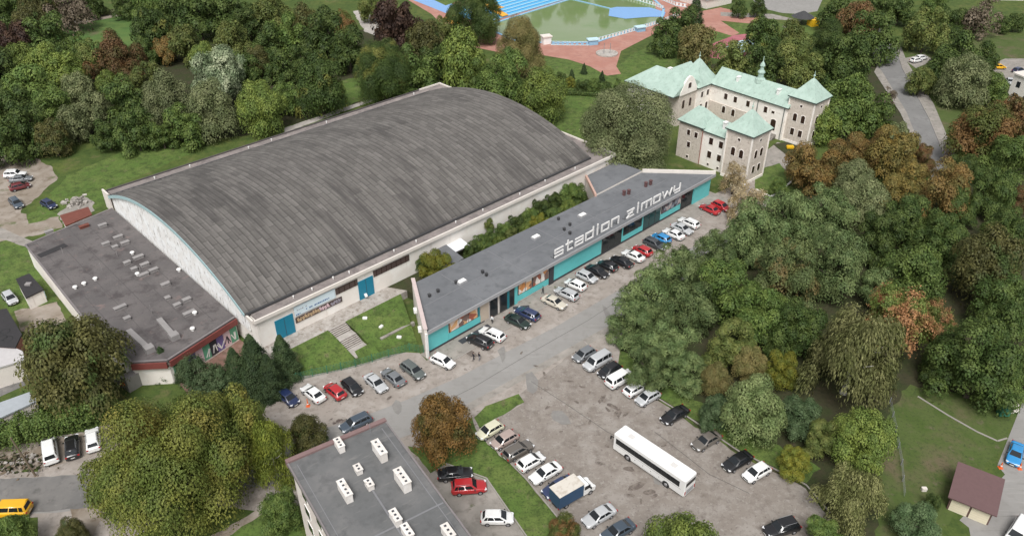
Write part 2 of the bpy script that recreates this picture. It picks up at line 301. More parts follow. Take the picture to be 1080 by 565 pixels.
# ------------------------------------------------------------------ ground and paving
rng = random.Random(7)
def AW2(a, b):
    c, s = math.cos(R(44)), math.sin(R(44)); return (-14.2 + a*c - b*s, 104.5 + a*s + b*c)
def ground_sheet():
    bm = bmesh.new(); s = 3000.0
    xs = [-s, -600, -300, 0, 300, 600, s]; ys = [-s, -300, 0, 150, 320, 600, s]
    vs = [[bm.verts.new((x, y, 0)) for x in xs] for y in ys]
    for j in range(len(ys)-1):
        for i in range(len(xs)-1): bm.faces.new((vs[j][i], vs[j][i+1], vs[j+1][i+1], vs[j+1][i]))
    me = bpy.data.meshes.new('ground'); bm.to_mesh(me); bm.free(); me.materials.append(M['grass'])
    tag(link('ground', me), 'grassy ground under the whole site', 'ground', kind='structure')
ground_sheet()
def patch(name, pts, z, mat, jit=0.0, world=False, label=None):
    P = [Vector((p[0], p[1], 0)) for p in pts] if world else [G(p[0], p[1], z) for p in pts]
    if jit:
        Q = []
        for a, b in zip(P, P[1:]+P[:1]):
            n = max(1, int((b-a).length/1.2))
            for k in range(n):
                q = a.lerp(b, k/n)
                Q.append(q + Vector((rng.uniform(-jit, jit), rng.uniform(-jit, jit), 0)) if k else q)
        P = Q
    nP = len(P)
    area = sum(P[i].x*P[(i+1)%nP].y - P[(i+1)%nP].x*P[i].y for i in range(nP))
    if area < 0: P = P[::-1]
    vs, _, fs, _, _, _ = delaunay_2d_cdt([Vector((p.x, p.y)) for p in P], [(i, (i+1) % nP) for i in range(nP)], [list(range(nP))], 1, 1e-4)
    bm = bmesh.new(); bv = [bm.verts.new((v.x, v.y, z)) for v in vs]
    for f in fs: bm.faces.new([bv[i] for i in f])
    bm.normal_update(); bad = [f for f in bm.faces if f.normal.z < 0]
    if bad: bmesh.ops.reverse_faces(bm, faces=bad)
    me = bpy.data.meshes.new(name); bm.to_mesh(me); bm.free(); me.materials.append(M[mat])
    return tag(link(name, me), label, kind='structure')
def kerb(name, pts, z0=0.0, h=0.12, wd=0.18, mat='kerbstone', world=False):
    P = [Vector((p[0], p[1], 0)) for p in pts] if world else [G(*p) for p in pts]
    mb = MB()
    for a, b in zip(P, P[1:]):
        d = b-a; mb.obox(((a.x+b.x)/2, (a.y+b.y)/2, z0+h/2), (d.length/2, wd/2, h/2), math.atan2(d.y, d.x))
    return tag(mb.build(name, M[mat]), kind='structure')

# wood floor, meadow, lawns
patch('woodland_floor', [(640,352),(700,300),(760,262),(778,215),(850,200),(1000,190),(1110,160),(1130,330),(1075,420),(960,410),(940,470),(930,580),(885,600),(868,530),(780,478),(720,438),(650,392)], 0.010, 'soil', 0.5)
patch('woodland_floor', [(-40,60),(60,52),(150,55),(280,40),(400,30),(460,45),(500,75),(440,92),(280,140),(200,150),(130,140),(-60,170)], 0.010, 'soil', 0.5)
patch('woodland_floor', [(740,70),(840,50),(925,30),(930,75),(955,120),(960,180),(880,175),(872,120),(800,100)], 0.010, 'soil', 0.5)
patch('meadow', [(55,48),(62,30),(100,20),(160,14),(178,24),(160,44),(110,56),(70,58)], 0.014, 'meadow', 0.6)
patch('meadow', [(-30,235),(-30,300),(10,330),(60,318),(52,300),(30,262),(0,240)], 0.014, 'lawn', 0.4)
patch('meadow', [(15,240),(45,215),(70,185),(165,145),(205,160),(108,203),(118,214),(95,222),(60,232),(58,246)], 0.014, 'lawn', 0.6)
patch('meadow', [(330,112),(360,85),(385,80),(395,97),(330,133)], 0.014, 'lawn', 0.4)
patch('meadow', [(555,62),(600,62),(655,85),(650,110),(620,150),(585,140),(560,90)], 0.014, 'lawn', 0.4)
patch('meadow', [(650,72),(665,58),(700,42),(750,60),(750,100),(650,88)], 0.014, 'lawn', 0.4)
patch('meadow', [(730,30),(800,22),(860,30),(870,60),(800,70),(740,60)], 0.014, 'lawn', 0.4)
patch('meadow', [(985,140),(960,80),(950,60),(985,30),(1100,40),(1100,100),(1010,150)], 0.014, 'yard', 0.4)
patch('yard', [(938,430),(960,405),(1030,425),(1075,425),(1060,470),(1030,505),(1005,530),(985,600),(925,600),(928,480)], 0.014, 'yard', 0.4)
patch('sunken_path', [(18,35),(60,24),(110,16),(160,9),(160,11.5),(112,20),(62,29),(20,42)], 0.022, 'dirt', 0.2)

patch('lawn', [(645,386),(720,434),(780,474),(850,509),(866,494),(805,460),(740,424),(690,398),(662,372),(640,360)], 0.016, 'lawn', 0.4)
# main paved area, road, lot
patch('street', [(292,404),(302,399),(330,391),(375,384),(410,374),(440,369.5),(450,380),(600,292),(750,206),(800,184),(818,197),(800,232),(772,252),(700,305),(657,346),(650,398),(605,432),(470,525),(420,560),(330,560),(262,470)], 0.020, 'apron', 0.0)
patch('street', [(-60,500),(40,497),(45,462),(118,450),(128,470),(262,466),(340,500),(330,545),(215,532),(108,580),(85,600),(40,600),(40,545),(-60,548)], 0.016, 'apron', 0.0)
patch('road', [(770,243),(735,258),(690,285),(640,313),(585,345),(530,373),(485,397),(432,420),(380,440),(330,455),(290,478),(150,497),(-60,508),(-60,545),(60,540),(160,528),(290,510),(330,495),(400,470),(440,455),(490,434),(560,395),(610,366),(655,343),(700,310),(757,270),(775,255)], 0.032, 'road')
patch('road', [(-60,508),(150,497),(150,527),(60,538),(-60,543)], 0.040, 'asphalt', 0.15)
patch('parking_lot', [(612,364),(650,396),(720,440),(780,480),(850,515),(876,545),(892,600),(640,600),(600,560),(555,505),(520,468),(505,455),(522,442),(552,425),(548,416),(586,386)], 0.026, 'lot', 0.25)
patch('sidewalk', [tuple(AW2(a, b)) for a, b in ((-.6, 1.0), (-.6, -4.0), (83, -4.0), (83, 1.0))], 0.11, 'paving', 0.0, world=True)
kerb('kerb', [tuple(AW2(a, -4.1)) for a in (-.6, 83)], h=0.14, world=True)
patch('sidewalk', [(657,344),(615,366),(560,396),(490,435),(440,456),(437,450),(487,429),(556,391),(610,361),(650,339)], 0.045, 'paving')
kerb('kerb', [(700,310),(655,343),(636,352)], h=0.12)
kerb('kerb', [(616,360),(650,393),(720,436),(780,476),(850,511),(876,541)], h=0.12)
kerb('kerb', [(505,455),(555,505),(600,560),(620,590)], h=0.1)
# oil stains, muddy marks and mended patches
def stain_and_shade(px, py, rx, ry, mat='stain_and_shade', z=0.056, n=9):
    c = G(px, py); a0 = rng.uniform(0, 6.28); P = []
    for k in range(n):
        a = 6.283*k/n; q = rng.uniform(.55, 1.15); x, y = rx*q*math.cos(a), ry*q*math.sin(a)
        P.append((c.x + x*math.cos(a0) - y*math.sin(a0), c.y + x*math.sin(a0) + y*math.cos(a0)))
    patch('stain_and_shade' if mat == 'stain_and_shade' else 'mended_patch', P, z + rng.uniform(0, .008), mat, .06, world=True)
for (px, py, rx, ry) in [(495,372,2.0,.9),(614,408,.6,.3),(622,414,.5,.2),(634,421,1.3,.4),(646,428,1.5,.5),(652,436,1.1,.6),(641,432,.7,.3),(608,424,.6,.3),(660,437,.8,.35),(663,494,.9,.5),(672,512,1.6,.6),(683,519,1.1,.5),(690,523,.7,.4),(665,522,.6,.3),(676,528,.5,.2),(574,394,.8,.3),(565,386,.6,.25),(600,402,.9,.25),(640,470,.5,.3),(592,455,.4,.2),(606,470,.6,.25),(700,470,.5,.25),(735,500,.7,.3),(622,445,.6,.3),(577,430,.7,.3),(550,372,.5,.25),(440,400,.8,.4),(410,420,.6,.3),(528,353,.7,.3)]: stain_and_shade(px, py, rx, ry)
for (px, py, rx, ry) in [(560,405,3,1.2),(700,505,2.2,1.4),(530,372,2.6,.8),(420,430,2.4,1),(640,330,2.5,.8),(590,440,2,1.3)]: stain_and_shade(px, py, rx, ry, 'patch_grey', .050, 7)
kerb('crack_seam', [(560,402),(600,428),(640,455),(668,470)], z0=0.05, h=0.008, wd=0.07, mat='tar')
kerb('crack_seam', [(690,455),(720,478),(748,500),(790,520)], z0=0.05, h=0.008, wd=0.07, mat='tar')
kerb('crack_seam', [(452,432),(500,408),(560,372),(620,338),(672,304)], z0=0.05, h=0.008, wd=0.06, mat='tar')
# grass strips beside the lot and apartment block
patch('lawn', [(440,472),(470,458),(498,440),(505,458),(560,512),(610,575),(620,600),(575,600),(512,505),(470,490),(455,500),(430,470)], 0.040, 'lawn', 0.25)
patch('lawn', [(500,440),(512,428),(547,415),(553,424),(522,441),(506,452)], 0.040, 'lawn', 0.15)
patch('driveway', [(452,500),(470,489),(513,505),(578,600),(520,600)], 0.048, 'paving', 0.0)
kerb('kerb', [(470,488.5),(513,504),(578,598)], h=0.1)
patch('lawn', [(230,560),(262,545),(300,520),(312,540),(330,600),(215,600)], 0.030, 'lawn', 0.3)
patch('soil_bank', [(108,470),(150,462),(160,490),(120,500),(100,560),(80,600),(72,560),(75,525),(100,505)], 0.036, 'dirt', 0.3)
patch('footpath', [(205,575),(262,543),(305,515),(307,519),(266,549),(212,582)], 0.040, 'dirt', 0.15)
patch('verge', [(-60,480),(60,462),(125,445),(128,462),(110,478),(38,494),(-60,505)], 0.030, 'dirt', 0.3)
# yard left of the annex
patch('dirt_yard', [(-60,160),(20,160),(55,176),(60,190),(40,208),(22,222),(30,236),(62,228),(66,240),(20,252),(-60,262)], 0.022, 'dirt', 0.5)
patch('footpath', [(-60,225),(0,240),(34,254),(30,261),(-10,248),(-60,238)], 0.030, 'paving', 0.15)
patch('dirt_yard', [(15,328),(60,318),(70,338),(40,360),(20,345)], 0.022, 'dirt', 0.3)
patch('broken_paving', [(60,226),(88,207),(98,212),(100,222),(66,236)], 0.030, 'paving', 0.4)
patch('asphalt_yard', [(-60,395),(24,375),(40,400),(-60,445)], 0.022, 'asphalt')
# path behind hall and far side
patch('footpath', [(300,135),(400,101),(400,104.5),(300,140)], 0.022, 'concrete', 0.1)
patch('rubble_slope', [(372,12),(395,8),(402,30),(398,38),(385,34)], 0.022, 'concrete', 0.4)
patch('red_yard', [(185,395),(250,355),(262,366),(240,400),(200,420)], 0.024, 'redyard', .4)
# street on the right
patch('road', [(940,45),(945,52),(952,70),(985,128),(1003,178),(1012,210),(988,205),(968,150),(955,118),(938,90),(925,70),(915,50),(880,30),(860,20),(880,10),(925,25)], 0.026, 'road_grey')
patch('sidewalk', [(942,43),(948,44),(957,66),(985,110),(1006,160),(1016,205),(1010,210),(999,170),(980,124),(951,70)], 0.14, 'paving')
kerb('kerb', [(951,71),(980,125),(999,171)], h=0.15)
patch('sidewalk', [(925,70),(930,75),(956,118),(968,148),(964,150),(950,120),(922,76)], 0.14, 'paving')
patch('driveway', [(952,62),(975,57),(985,64),(966,72)], 0.034, 'paving')
patch('car_park', [(1040,70),(1060,62),(1120,62),(1120,100),(1068,98),(1060,82)], 0.024, 'paving')
# right yard drive
patch('driveway', [(1078,425),(1120,425),(1120,600),(1030,600),(1022,556),(1012,548),(1030,530),(1060,500),(1052,490),(1066,455)], 0.028, 'road')
kerb('edging', [(968,418),(1000,438),(1030,455),(1052,465),(1062,462)], h=0.1, wd=0.25)
# forecourt of the castle
patch('courtyard', [(815,197),(800,186),(792,180),(800,165),(820,150),(850,157),(845,180),(835,190)], 0.030, 'paving')
patch('hedge_bed', [(797,180),(822,172),(836,188),(812,207),(796,200)], 0.040, 'lawn', 0.1)
kerb('edging', [(797,200),(812,208),(822,203),(838,189)], h=0.25, wd=0.4, mat='white_paint')
patch('flower_bed', [(815,152),(842,148),(852,158),(832,166)], 0.045, 'soil', 0.1)

# bathing area at the top
patch('red_plaza', [(430,0),(480,-6),(500,0),(545,0),(740,-10),(745,5),(722,16),(690,36),(655,54),(650,70),(655,78),(640,80),(622,70),(600,63),(570,58),(540,58),(500,50),(470,30),(455,15)], 0.022, 'redpave')
patch('red_path', [(720,16),(760,8),(800,18),(800,26),(760,22),(735,24)], 0.024, 'redpave')
patch('red_path', [(735,24),(760,22),(780,35),(772,38),(745,30)], 0.026, 'redpave')
patch('grey_plaza', [(790,-6),(870,-6),(862,12),(845,15),(825,14),(800,8)], 0.022, 'road')
patch('footpath', [(815,15),(845,22),(830,30),(825,28),(835,22),(800,19),(760,17),(760,13)], 0.028, 'paving')
patch('splash_surround', [(745,60),(752,46),(775,37),(798,35),(805,44),(800,62),(778,66)], 0.030, 'magenta')
patch('splash_pool', [(765,50),(780,43),(795,41),(797,52),(775,58)], 0.040, 'lightblue')
def pool():
    out = [(515,31),(524,24),(600,0),(640,-6),(690,0),(700,10),(697,23),(660,34),(629,45),(582,46),(545,44)]
    patch('pool_water', [(516,31),(524,24),(600,-1),(640,-6),(688,0),(693,12),(696,22),(660,33),(629,43.5),(582,44.5),(546,43)], 0.034, 'pool_water')
    tub = MB()
    P = [G(*p) for p in out]
    for a, b in zip(P, P[1:]+P[:1]):
        d = b-a; tub.obox(((a.x+b.x)/2, (a.y+b.y)/2, 0.12), (d.length/2+.3, 0.45, 0.12), math.atan2(d.y, d.x))
    tag(tub.build('pool_edge', M['pool_blue']), kind='structure')
M['algae'] = layered('algae', (0.22, 0.31, 0.10), [((0.26, 0.34, 0.13), 0.1, 0.4, 0.62)], rough=0.12, bump=0.02)
pool()

# ------------------------------------------------------------------ arena: hall, annex, street building
AO = Vector((-14.2, 104.5, 0)); AANG = R(44)
def AW(a, b, z=0.0):
    return Vector((AO.x + a*math.cos(AANG) - b*math.sin(AANG), AO.y + a*math.sin(AANG) + b*math.cos(AANG), z))
def AL(v):
    d = v - AO; return (d.x*math.cos(AANG) + d.y*math.sin(AANG), -d.x*math.sin(AANG) + d.y*math.cos(AANG))

def arena_hall():
    t = empty('ice_rink_hall', AO, AANG)
    tag(t, 'huge arched ice rink hall with dark ribbed barrel roof', 'arena')
    A0, A1, B0, B1, ZS = -19.9, 64.0, 21.0, 77.4, 7.5
    # walls: base block under the flat side strips
    mb = MB()
    mb.prism([(A0+.25, 19.0), (69.5, 19.0), (69.5, 80.0), (A0+.25, 80.0)], 0, ZS-0.35)
    mb.build('wall', M['white_wall'], t)
    mb = MB()
    mb.prism([(A0+.4, 18.6), (70.2, 18.6), (70.2, 80.5), (A0+.4, 80.5)], ZS-0.347, ZS)
    mb.build('flat_roof_strip', M['strip_roof'], t)
    for bx in ((A0-.2, 70.3, 18.45, 18.75, ZS-.5, ZS+.12), (70.0, 70.35, 18.76, 80.35, ZS-.5, ZS+.3), (63, 70.35, 80.36, 80.66, ZS-.5, ZS+.35), (A0-.55, A0-.2, 77.6, 80.66, 4.0, ZS+.7), (A0-.5, A0-.2, 18.76, 20.8, ZS-.5, ZS+.2)):
        mb = MB(); mb.box(*bx); mb.build('parapet', M['offwhite'], t)
    mb = MB(); mb.box(A0-.2, 62.95, 80.36, 80.6, ZS-.5, ZS+.3); mb.build('parapet', M['brown_coping2'], t)
    # barrel
    ch = B1-B0; rise = 6.3; Rr = (ch*ch/4 + rise*rise)/(2*rise); zc = ZS+0.3+rise-Rr; bc = (B0+B1)/2; half = math.asin(ch/2/Rr)
    na = 660; nb = 44
    aa = np.linspace(A0-.5, A1+.3, na); tt = np.linspace(-half, half, nb)
    AA, TT = np.meshgrid(aa, tt, indexing='ij')
    rib = 0.13*np.maximum(0, np.cos(2*np.pi*AA/1.15))**3
    rs = np.random.RandomState(3)
    # sheets laid at slightly different heights
    rows = np.floor(AA/2.3).astype(int); sag = 0.03*np.sin(rows*1.7) + 0.04*np.sin(TT*9+rows)
    RR = Rr + rib + sag
    X = AA; Y = bc + RR*np.sin(TT); Z = zc + RR*np.cos(TT)
    co = np.stack([X, Y, Z], -1).reshape(-1, 3)
    idx = np.arange(na*nb).reshape(na, nb)
    f = np.stack([idx[:-1, :-1], idx[1:, :-1], idx[1:, 1:], idx[:-1, 1:]], -1).reshape(-1, 4)
    me = bpy.data.meshes.new('barrel_roof'); me.vertices.add(len(co)); me.vertices.foreach_set('co', co.ravel())
    me.loops.add(f.size); me.loops.foreach_set('vertex_index', f.ravel()); me.polygons.add(len(f)); me.polygons.foreach_set('loop_start', np.arange(0, f.size, 4)); me.update(calc_edges=True)
    uvl = me.uv_layers.new(name='UV'); arc = (TT*Rr).reshape(-1); av = AA.reshape(-1)
    uvl.data.foreach_set('uv', np.stack([arc[f.ravel()], av[f.ravel()]], -1).ravel().astype(np.float32))
    me.materials.append(M['hall_roofing']); me.shade_smooth()
    roof = link('barrel_roof', me, t)
    roof.modifiers.new('thick', 'SOLIDIFY').thickness = 0.2
    # gutters
    mb = MB(); mb.box(A0-.4, A1+.3, B0-.28, B0+.1, ZS+.02, ZS+.42); mb.build('gutter', M['dark_metal'], roof)
    mb = MB(); mb.box(A0-.4, A1+.3, B1-.1, B1+.28, ZS+.02, ZS+.42); mb.build('gutter', M['dark_metal'], roof)
    # gables
    for nm, x0, x1, mt in (('gable', A0-.1, A0+.2, 'gable_white'), ('gable', A1-.4, A1-.1, 'offwhite')):
        g = MB(); k = 36
        pr = [(B0+.4, 4.0), (B1-.4, 4.0)] + [(bc + (Rr-.35)*math.sin(th), zc + (Rr-.35)*math.cos(th)) for th in np.linspace(half*.985, -half*.985, k)]
        a = [g.bm.verts.new((x0, p[0], p[1])) for p in pr]; b = [g.bm.verts.new((x1, p[0], p[1])) for p in pr]
        f1 = g.bm.faces.new(a); f2 = g.bm.faces.new(b[::-1])
        for i in range(len(pr)): g.bm.faces.new((b[i], b[(i+1)%len(pr)], a[(i+1)%len(pr)], a[i]))
        bmesh.ops.triangulate(g.bm, faces=[f1, f2]); bmesh.ops.recalc_face_normals(g.bm, faces=g.bm.faces[:])
        g.build(nm, M[mt], t)
    # pale blue verge trim along the left arch
    g = MB(); th = np.linspace(half, -half, 41)
    for t0, t1 in zip(th, th[1:]):
        p = [(bc+rr*math.sin(q), zc+rr*math.cos(q)) for q, rr in ((t0, Rr-.55), (t1, Rr-.55), (t1, Rr+.08), (t0, Rr+.08))]
        g.slab([(A0-.52, q[0], q[1]) for q in p], 0.0, 0.1)
    bmesh.ops.recalc_face_normals(g.bm, faces=g.bm.faces[:])
    g.build('verge_trim', M['verge_trim'], t)
    # front wall details (wall plane b = 19)
    for x0, x1 in ((-16.6, -13.2), (0.0, 3.2)):
        d = MB(); d.box(x0, x1, 18.88, 19.02, 1.55, 5.5); dr = d.build('door', M['blue_door'], t)
        d = MB(); d.box((x0+x1)/2-.03, (x0+x1)/2+.03, 18.85, 18.879, 1.6, 5.4); d.build('door_seam', M['dark_metal'], dr)
    for x0, x1 in ((-4.6, -0.05), (3.4, 11.5)):
        d = MB(); d.box(x0, x1, 18.9, 19.02, 5.0, 6.3)
        k = x0+.6
        while k < x1-.3: d.box(k, k+.12, 18.87, 18.9, 5.0, 6.3, 1); k += 1.1
        d.build('strip_window', [M['brown_strip'], M['window_brown']], t)
    # small roof fittings
    for a_, b_ in ((-12, 20), (-8.5, 19.8), (-4, 20.2), (-1, 19.7), (9, 20), (14, 19.8), (24, 20.1), (31, 20), (41, 19.7), (49, 20.2), (58, 19.8)):
        d = MB(); d.lathe((a_, b_, ZS), [(.09, 0), (.09, .35), (.16, .37), (.13, .48)], 8); d.build('vent_pipe', M['white_paint'], t)
    for a_, b_ in ((-10, 79), (-2, 79.2), (12, 78.9), (18, 79.1), (33, 79), (60, 79)):
        d = MB(); d.lathe((a_, b_, ZS), [(.1, 0), (.1, .4), (.18, .42), (.14, .55)], 8); d.build('vent_pipe', M['white_paint'], t)
    return t
M['verge_trim'] = plain('verge_trim', (0.34, 0.48, 0.5), 0.6, var=0.2)
M['brown_coping2'] = plain('brown_coping2', (0.09, 0.08, 0.08), 0.7)
arena_hall()

M['terrace_paving'] = layered('terrace_paving', (0.33, 0.3, 0.27), [((0.43, 0.4, 0.37), 0.5, 0.45, 0.62), ((0.2, 0.17, 0.145), 1.1, 0.52, 0.68), ((0.5, 0.47, 0.44), 2.2, 0.56, 0.7), ((0.3, 0.17, 0.1), 0.6, 0.66, 0.74)], rough=0.9, bscale=6)
def terrace():
    mb = MB(); mb.prism([(-19.5, 15.5), (8, 15.5), (6, 18.98), (-19.5, 18.98)], -0.2, 1.6)
    o = mb.build('terrace', M['terrace_paving']); o.location = AO; o.rotation_euler = (0, 0, AANG); tag(o, kind='structure')
    mb = MB(); mb.prism([(8.03, 15.4), (8.6, 12.1), (55, 11.3), (60.8, 18.98), (6.03, 18.98)], -0.2, 1.55)
    o = mb.build('planted_bank', M['soil']); o.location = AO; o.rotation_euler = (0, 0, AANG); tag(o, kind='structure')
    # grass slope from terrace down to the fence
    def slope(name, top, bot, n=10, mat='lawn'):
        bm = bmesh.new(); rows = []
        for k in range(n+1):
            s = k/n; zz = 1.58*(1 - (3*s*s-2*s*s*s)) + 0.03
            rows.append([bm.verts.new(AW(a0+(a1-a0)*s, b0+(b1-b0)*s, zz)) for (a0, b0), (a1, b1) in zip(top, bot)])
        for r0, r1 in zip(rows, rows[1:]):
            for i in range(len(r0)-1): bm.faces.new((r0[i], r1[i], r1[i+1], r0[i+1]))
        bm.normal_update(); me = bpy.data.meshes.new(name); bm.to_mesh(me); bm.free(); me.materials.append(M[mat]); me.shade_smooth()
        tag(link(name, me), kind='structure')
    slope('grass_slope', [(-19.4, 15.48), (-16, 15.48), (-12, 15.48), (-9.05, 15.48)], [(-19.4, 10.9), (-15.6, 8.6), (-12, 6.9), (-9.05, 5.8)])
    slope('grass_slope', [(-5.55, 15.48), (-2, 15.48), (2, 15.48), (6.5, 15.48)], [(-5.55, 4.8), (-4, 4.2), (-2.2, 3.4), (-0.3, 1.2)])
    slope('grass_slope', [(-9.05, 7.6), (-7.3, 7.6), (-5.55, 7.6)], [(-9.05, 5.75), (-7.3, 5.2), (-5.55, 4.75)], n=2)
    # steps with a landing
    t = MB(); n = 11
    for k in range(n):
        z1 = 1.6 - k*0.14; b1 = 15.48 - k*0.36 - (1.2 if k > 5 else 0); b0 = b1 - 0.36 - (1.2 if k == 5 else 0)
        t.box(-9.0, -5.6, b0, b1, -0.1, z1)
        t.box(-8.98, -5.62, b0-.012, b0-.001, z1-.14, z1-.015, 1); t.box(-8.98, -5.62, b0+.0, b0+.05, z1+.001, z1+.006, 1)  # dark strips paint step shade along each riser and tread edge
    t.box(-9.0, -5.6, 7.6, 15.48 - n*.36 - 1.2, -.1, 0.14)
    o = t.build('stairs', [M['concrete'], M['stain_and_shade']]); o.location = AO; o.rotation_euler = (0, 0, AANG)
    tag(o, 'worn concrete stairs climbing the grass slope to the hall', 'stairs')
    t = MB(); t.box(-3.6, 3.4, 8.0, 8.5, 0, 0.75)
    o = t.build('low_wall', M['paving']); o.location = AO; o.rotation_euler = (0, 0, AANG - R(2)); tag(o, 'low pale stone wall on the grass beside the street building', 'wall')
terrace()

def annex():
    t = empty('flat_annex', AO, AANG); tag(t, 'flat grey roofed annex with many small vents against the hall gable', 'building')
    fp = [(-20.45, 25.6), (-33.4, 22.6), (-37.6, 26.0), (-38.6, 44), (-38.0, 74.2), (-20.45, 77.2)]
    def off(d): 
        c = Vector((-29, 50)); return [tuple(c + (Vector(p)-c)*((Vector(p)-c).length+d)/(Vector(p)-c).length) for p in fp]
    mb = MB(); mb.prism(fp, 0, 4.6); mb.build('wall', M['white_wall'], t)
    mb = MB(); mb.prism(off(.35), 4.603, 4.98); 
    rf = mb.build('roof', M['annex_roof'], t)
    e = MB()
    pts = off(.2)
    for p, q in zip(pts, pts[1:]+pts[:1]):
        if p[0] > -21 and q[0] > -21: continue
        d = Vector(q)-Vector(p); e.obox(((p[0]+q[0])/2, (p[1]+q[1])/2, 5.03), (d.length/2, .16, .05), math.atan2(d.y, d.x))
    e.build('roof_edging', M['edging_dark'], rf)
    # red hanging fascia along the street side
    e = MB()
    for p, q in ((fp[0], fp[1]), (fp[1], fp[2])):
        d = Vector(q)-Vector(p); n = Vector((d.y, -d.x)).normalized()
        if n.y > 0: n = -n
        m = (Vector(p)+Vector(q))/2 + n*.55
        e.obox((m.x, m.y, 4.25), (d.length/2, .12, .55), math.atan2(d.y, d.x))
        e.obox((m.x-n.x*.25, m.y-n.y*.25, 3.75), (d.length/2, .35, .05), math.atan2(d.y, d.x))
    e.build('fascia', M['red_fascia'], t)
    # vents as measured on the roof
    z5 = lambda X, Y: G(X/2.974, 190 + Y/2.974, 5.0)
    boxes = [(323,145,.9),(372,182,1.0),(333,203,.8),(362,213,.6),(393,200,.9),(400,262,.7),(435,245,1.1),(455,268,.9),(483,285,.9),(452,300,1.0),(422,282,.6),(520,330,.9),(527,373,.5),(587,378,.8),(557,395,.7),(595,420,1.2),(378,403,1.2),(400,437,.6),(155,165,.9),(265,148,1.1)]
    for i, (X, Y, l) in enumerate(boxes):
        p = z5(X, Y); a, b = AL(p); d = MB()
        d.box(a-l*.8, a+l*.8, b-.35, b+.35, 4.98, 5.45); d.box(a-l*.8-.08, a+l*.8+.08, b-.43, b+.43, 5.45, 5.53)
        d.build('roof_vent', M['rust_roof' if i == 19 else 'vent_grey'], t)
    for X, Y in ((237,340),(265,328),(300,313),(562,285),(612,420),(605,470),(416,232),(432,298)):
        p = z5(X, Y); a, b = AL(p); d = MB(); d.lathe((a, b, 4.98), [(.25, 0), (.25, .35), (.42, .4), (.38, .55), (.1, .66)], 10); d.build('vent_cap', M['white_paint'], t)
    for (x0, y0, x1, y1) in ((500,440,548,495),(405,475,470,535)):
        p, q = z5(x0, y0), z5(x1, y1); pa, qa = Vector(AL(p)), Vector(AL(q)); d = qa-pa; mm = (pa+qa)/2
        e = MB(); e.obox((mm.x, mm.y, 5.25), (d.length/2, .45, .27), math.atan2(d.y, d.x)); e.obox((qa.x, qa.y, 5.45), (.7, .7, .47)); e.build('duct', M['vent_grey'], t)
    p = z5(165, 220); a, b = AL(p); e = MB(); e.obox((a, b, 5.0), (2.6, .8, .03), R(8)); e.build('roof_patch', M['black_roof'], rf)
    e = MB()
    for k in range(5):
        x = -23.5 - k*3.2; e.box(x, x+.09, 27, 75, 4.982, 5.0)
    e.build('felt_seam', M['felt_dark'], rf)
    for k, (x, y) in enumerate(((-26, 50), (-24, 42), (-30, 36), (-27, 58), (-34, 66), (-31, 55))):
        e = MB(); e.tube((x, y, 4.98), (x, y, 6.1+.3*(k % 3)), .05, n=5); e.build('vent_pipe', M['vent_grey'], t)
    # graffiti on the street wall
    d = Vector(fp[1])-Vector(fp[0]); ang = math.atan2(d.y, d.x); n = Vector((d.y, -d.x)).normalized(); n = n if n.y < 0 else -n
    cols = [M['graf_green'], M['ink_pink'], M['graf_purple'], M['graf_black'], M['white_paint']]
    for k in range(9):
        m = Vector(fp[0]) + d*((k+.6)/9.5) + n*.04
        g = MB(); r2 = random.Random(k)
        g.obox((m.x, m.y, 1.75), (.72, .03, 1.4), ang, 0)
        for j in range(3): g.obox((m.x+n.x*.04, m.y+n.y*.04, 1.5), (.09, .012, .75), ang, 1, Matrix.Rotation(r2.uniform(-.6, .6), 4, 'Y') @ Matrix.Translation((r2.uniform(-.5, .5), 0, 0)))
        g.build('graffiti', [cols[k % 4], M['white_paint'] if k % 4 != 1 else M['graf_black']], t)
M['vent_grey'] = plain('vent_grey', (0.27, 0.255, 0.25), 0.6, var=0.2)
M['felt_dark'] = plain('felt_dark', (0.085, 0.078, 0.078), 0.8)
M['edging_dark'] = plain('edging_dark', (0.2, 0.18, 0.18), 0.6, var=0.2)
M['graf_green'] = plain('graf_green', (0.12, 0.35, 0.22), 0.7, var=0.2); M['graf_purple'] = plain('graf_purple', (0.16, 0.12, 0.3), 0.7, var=0.2); M['graf_black'] = plain('graf_black', (0.03, 0.03, 0.04), 0.7)
annex()

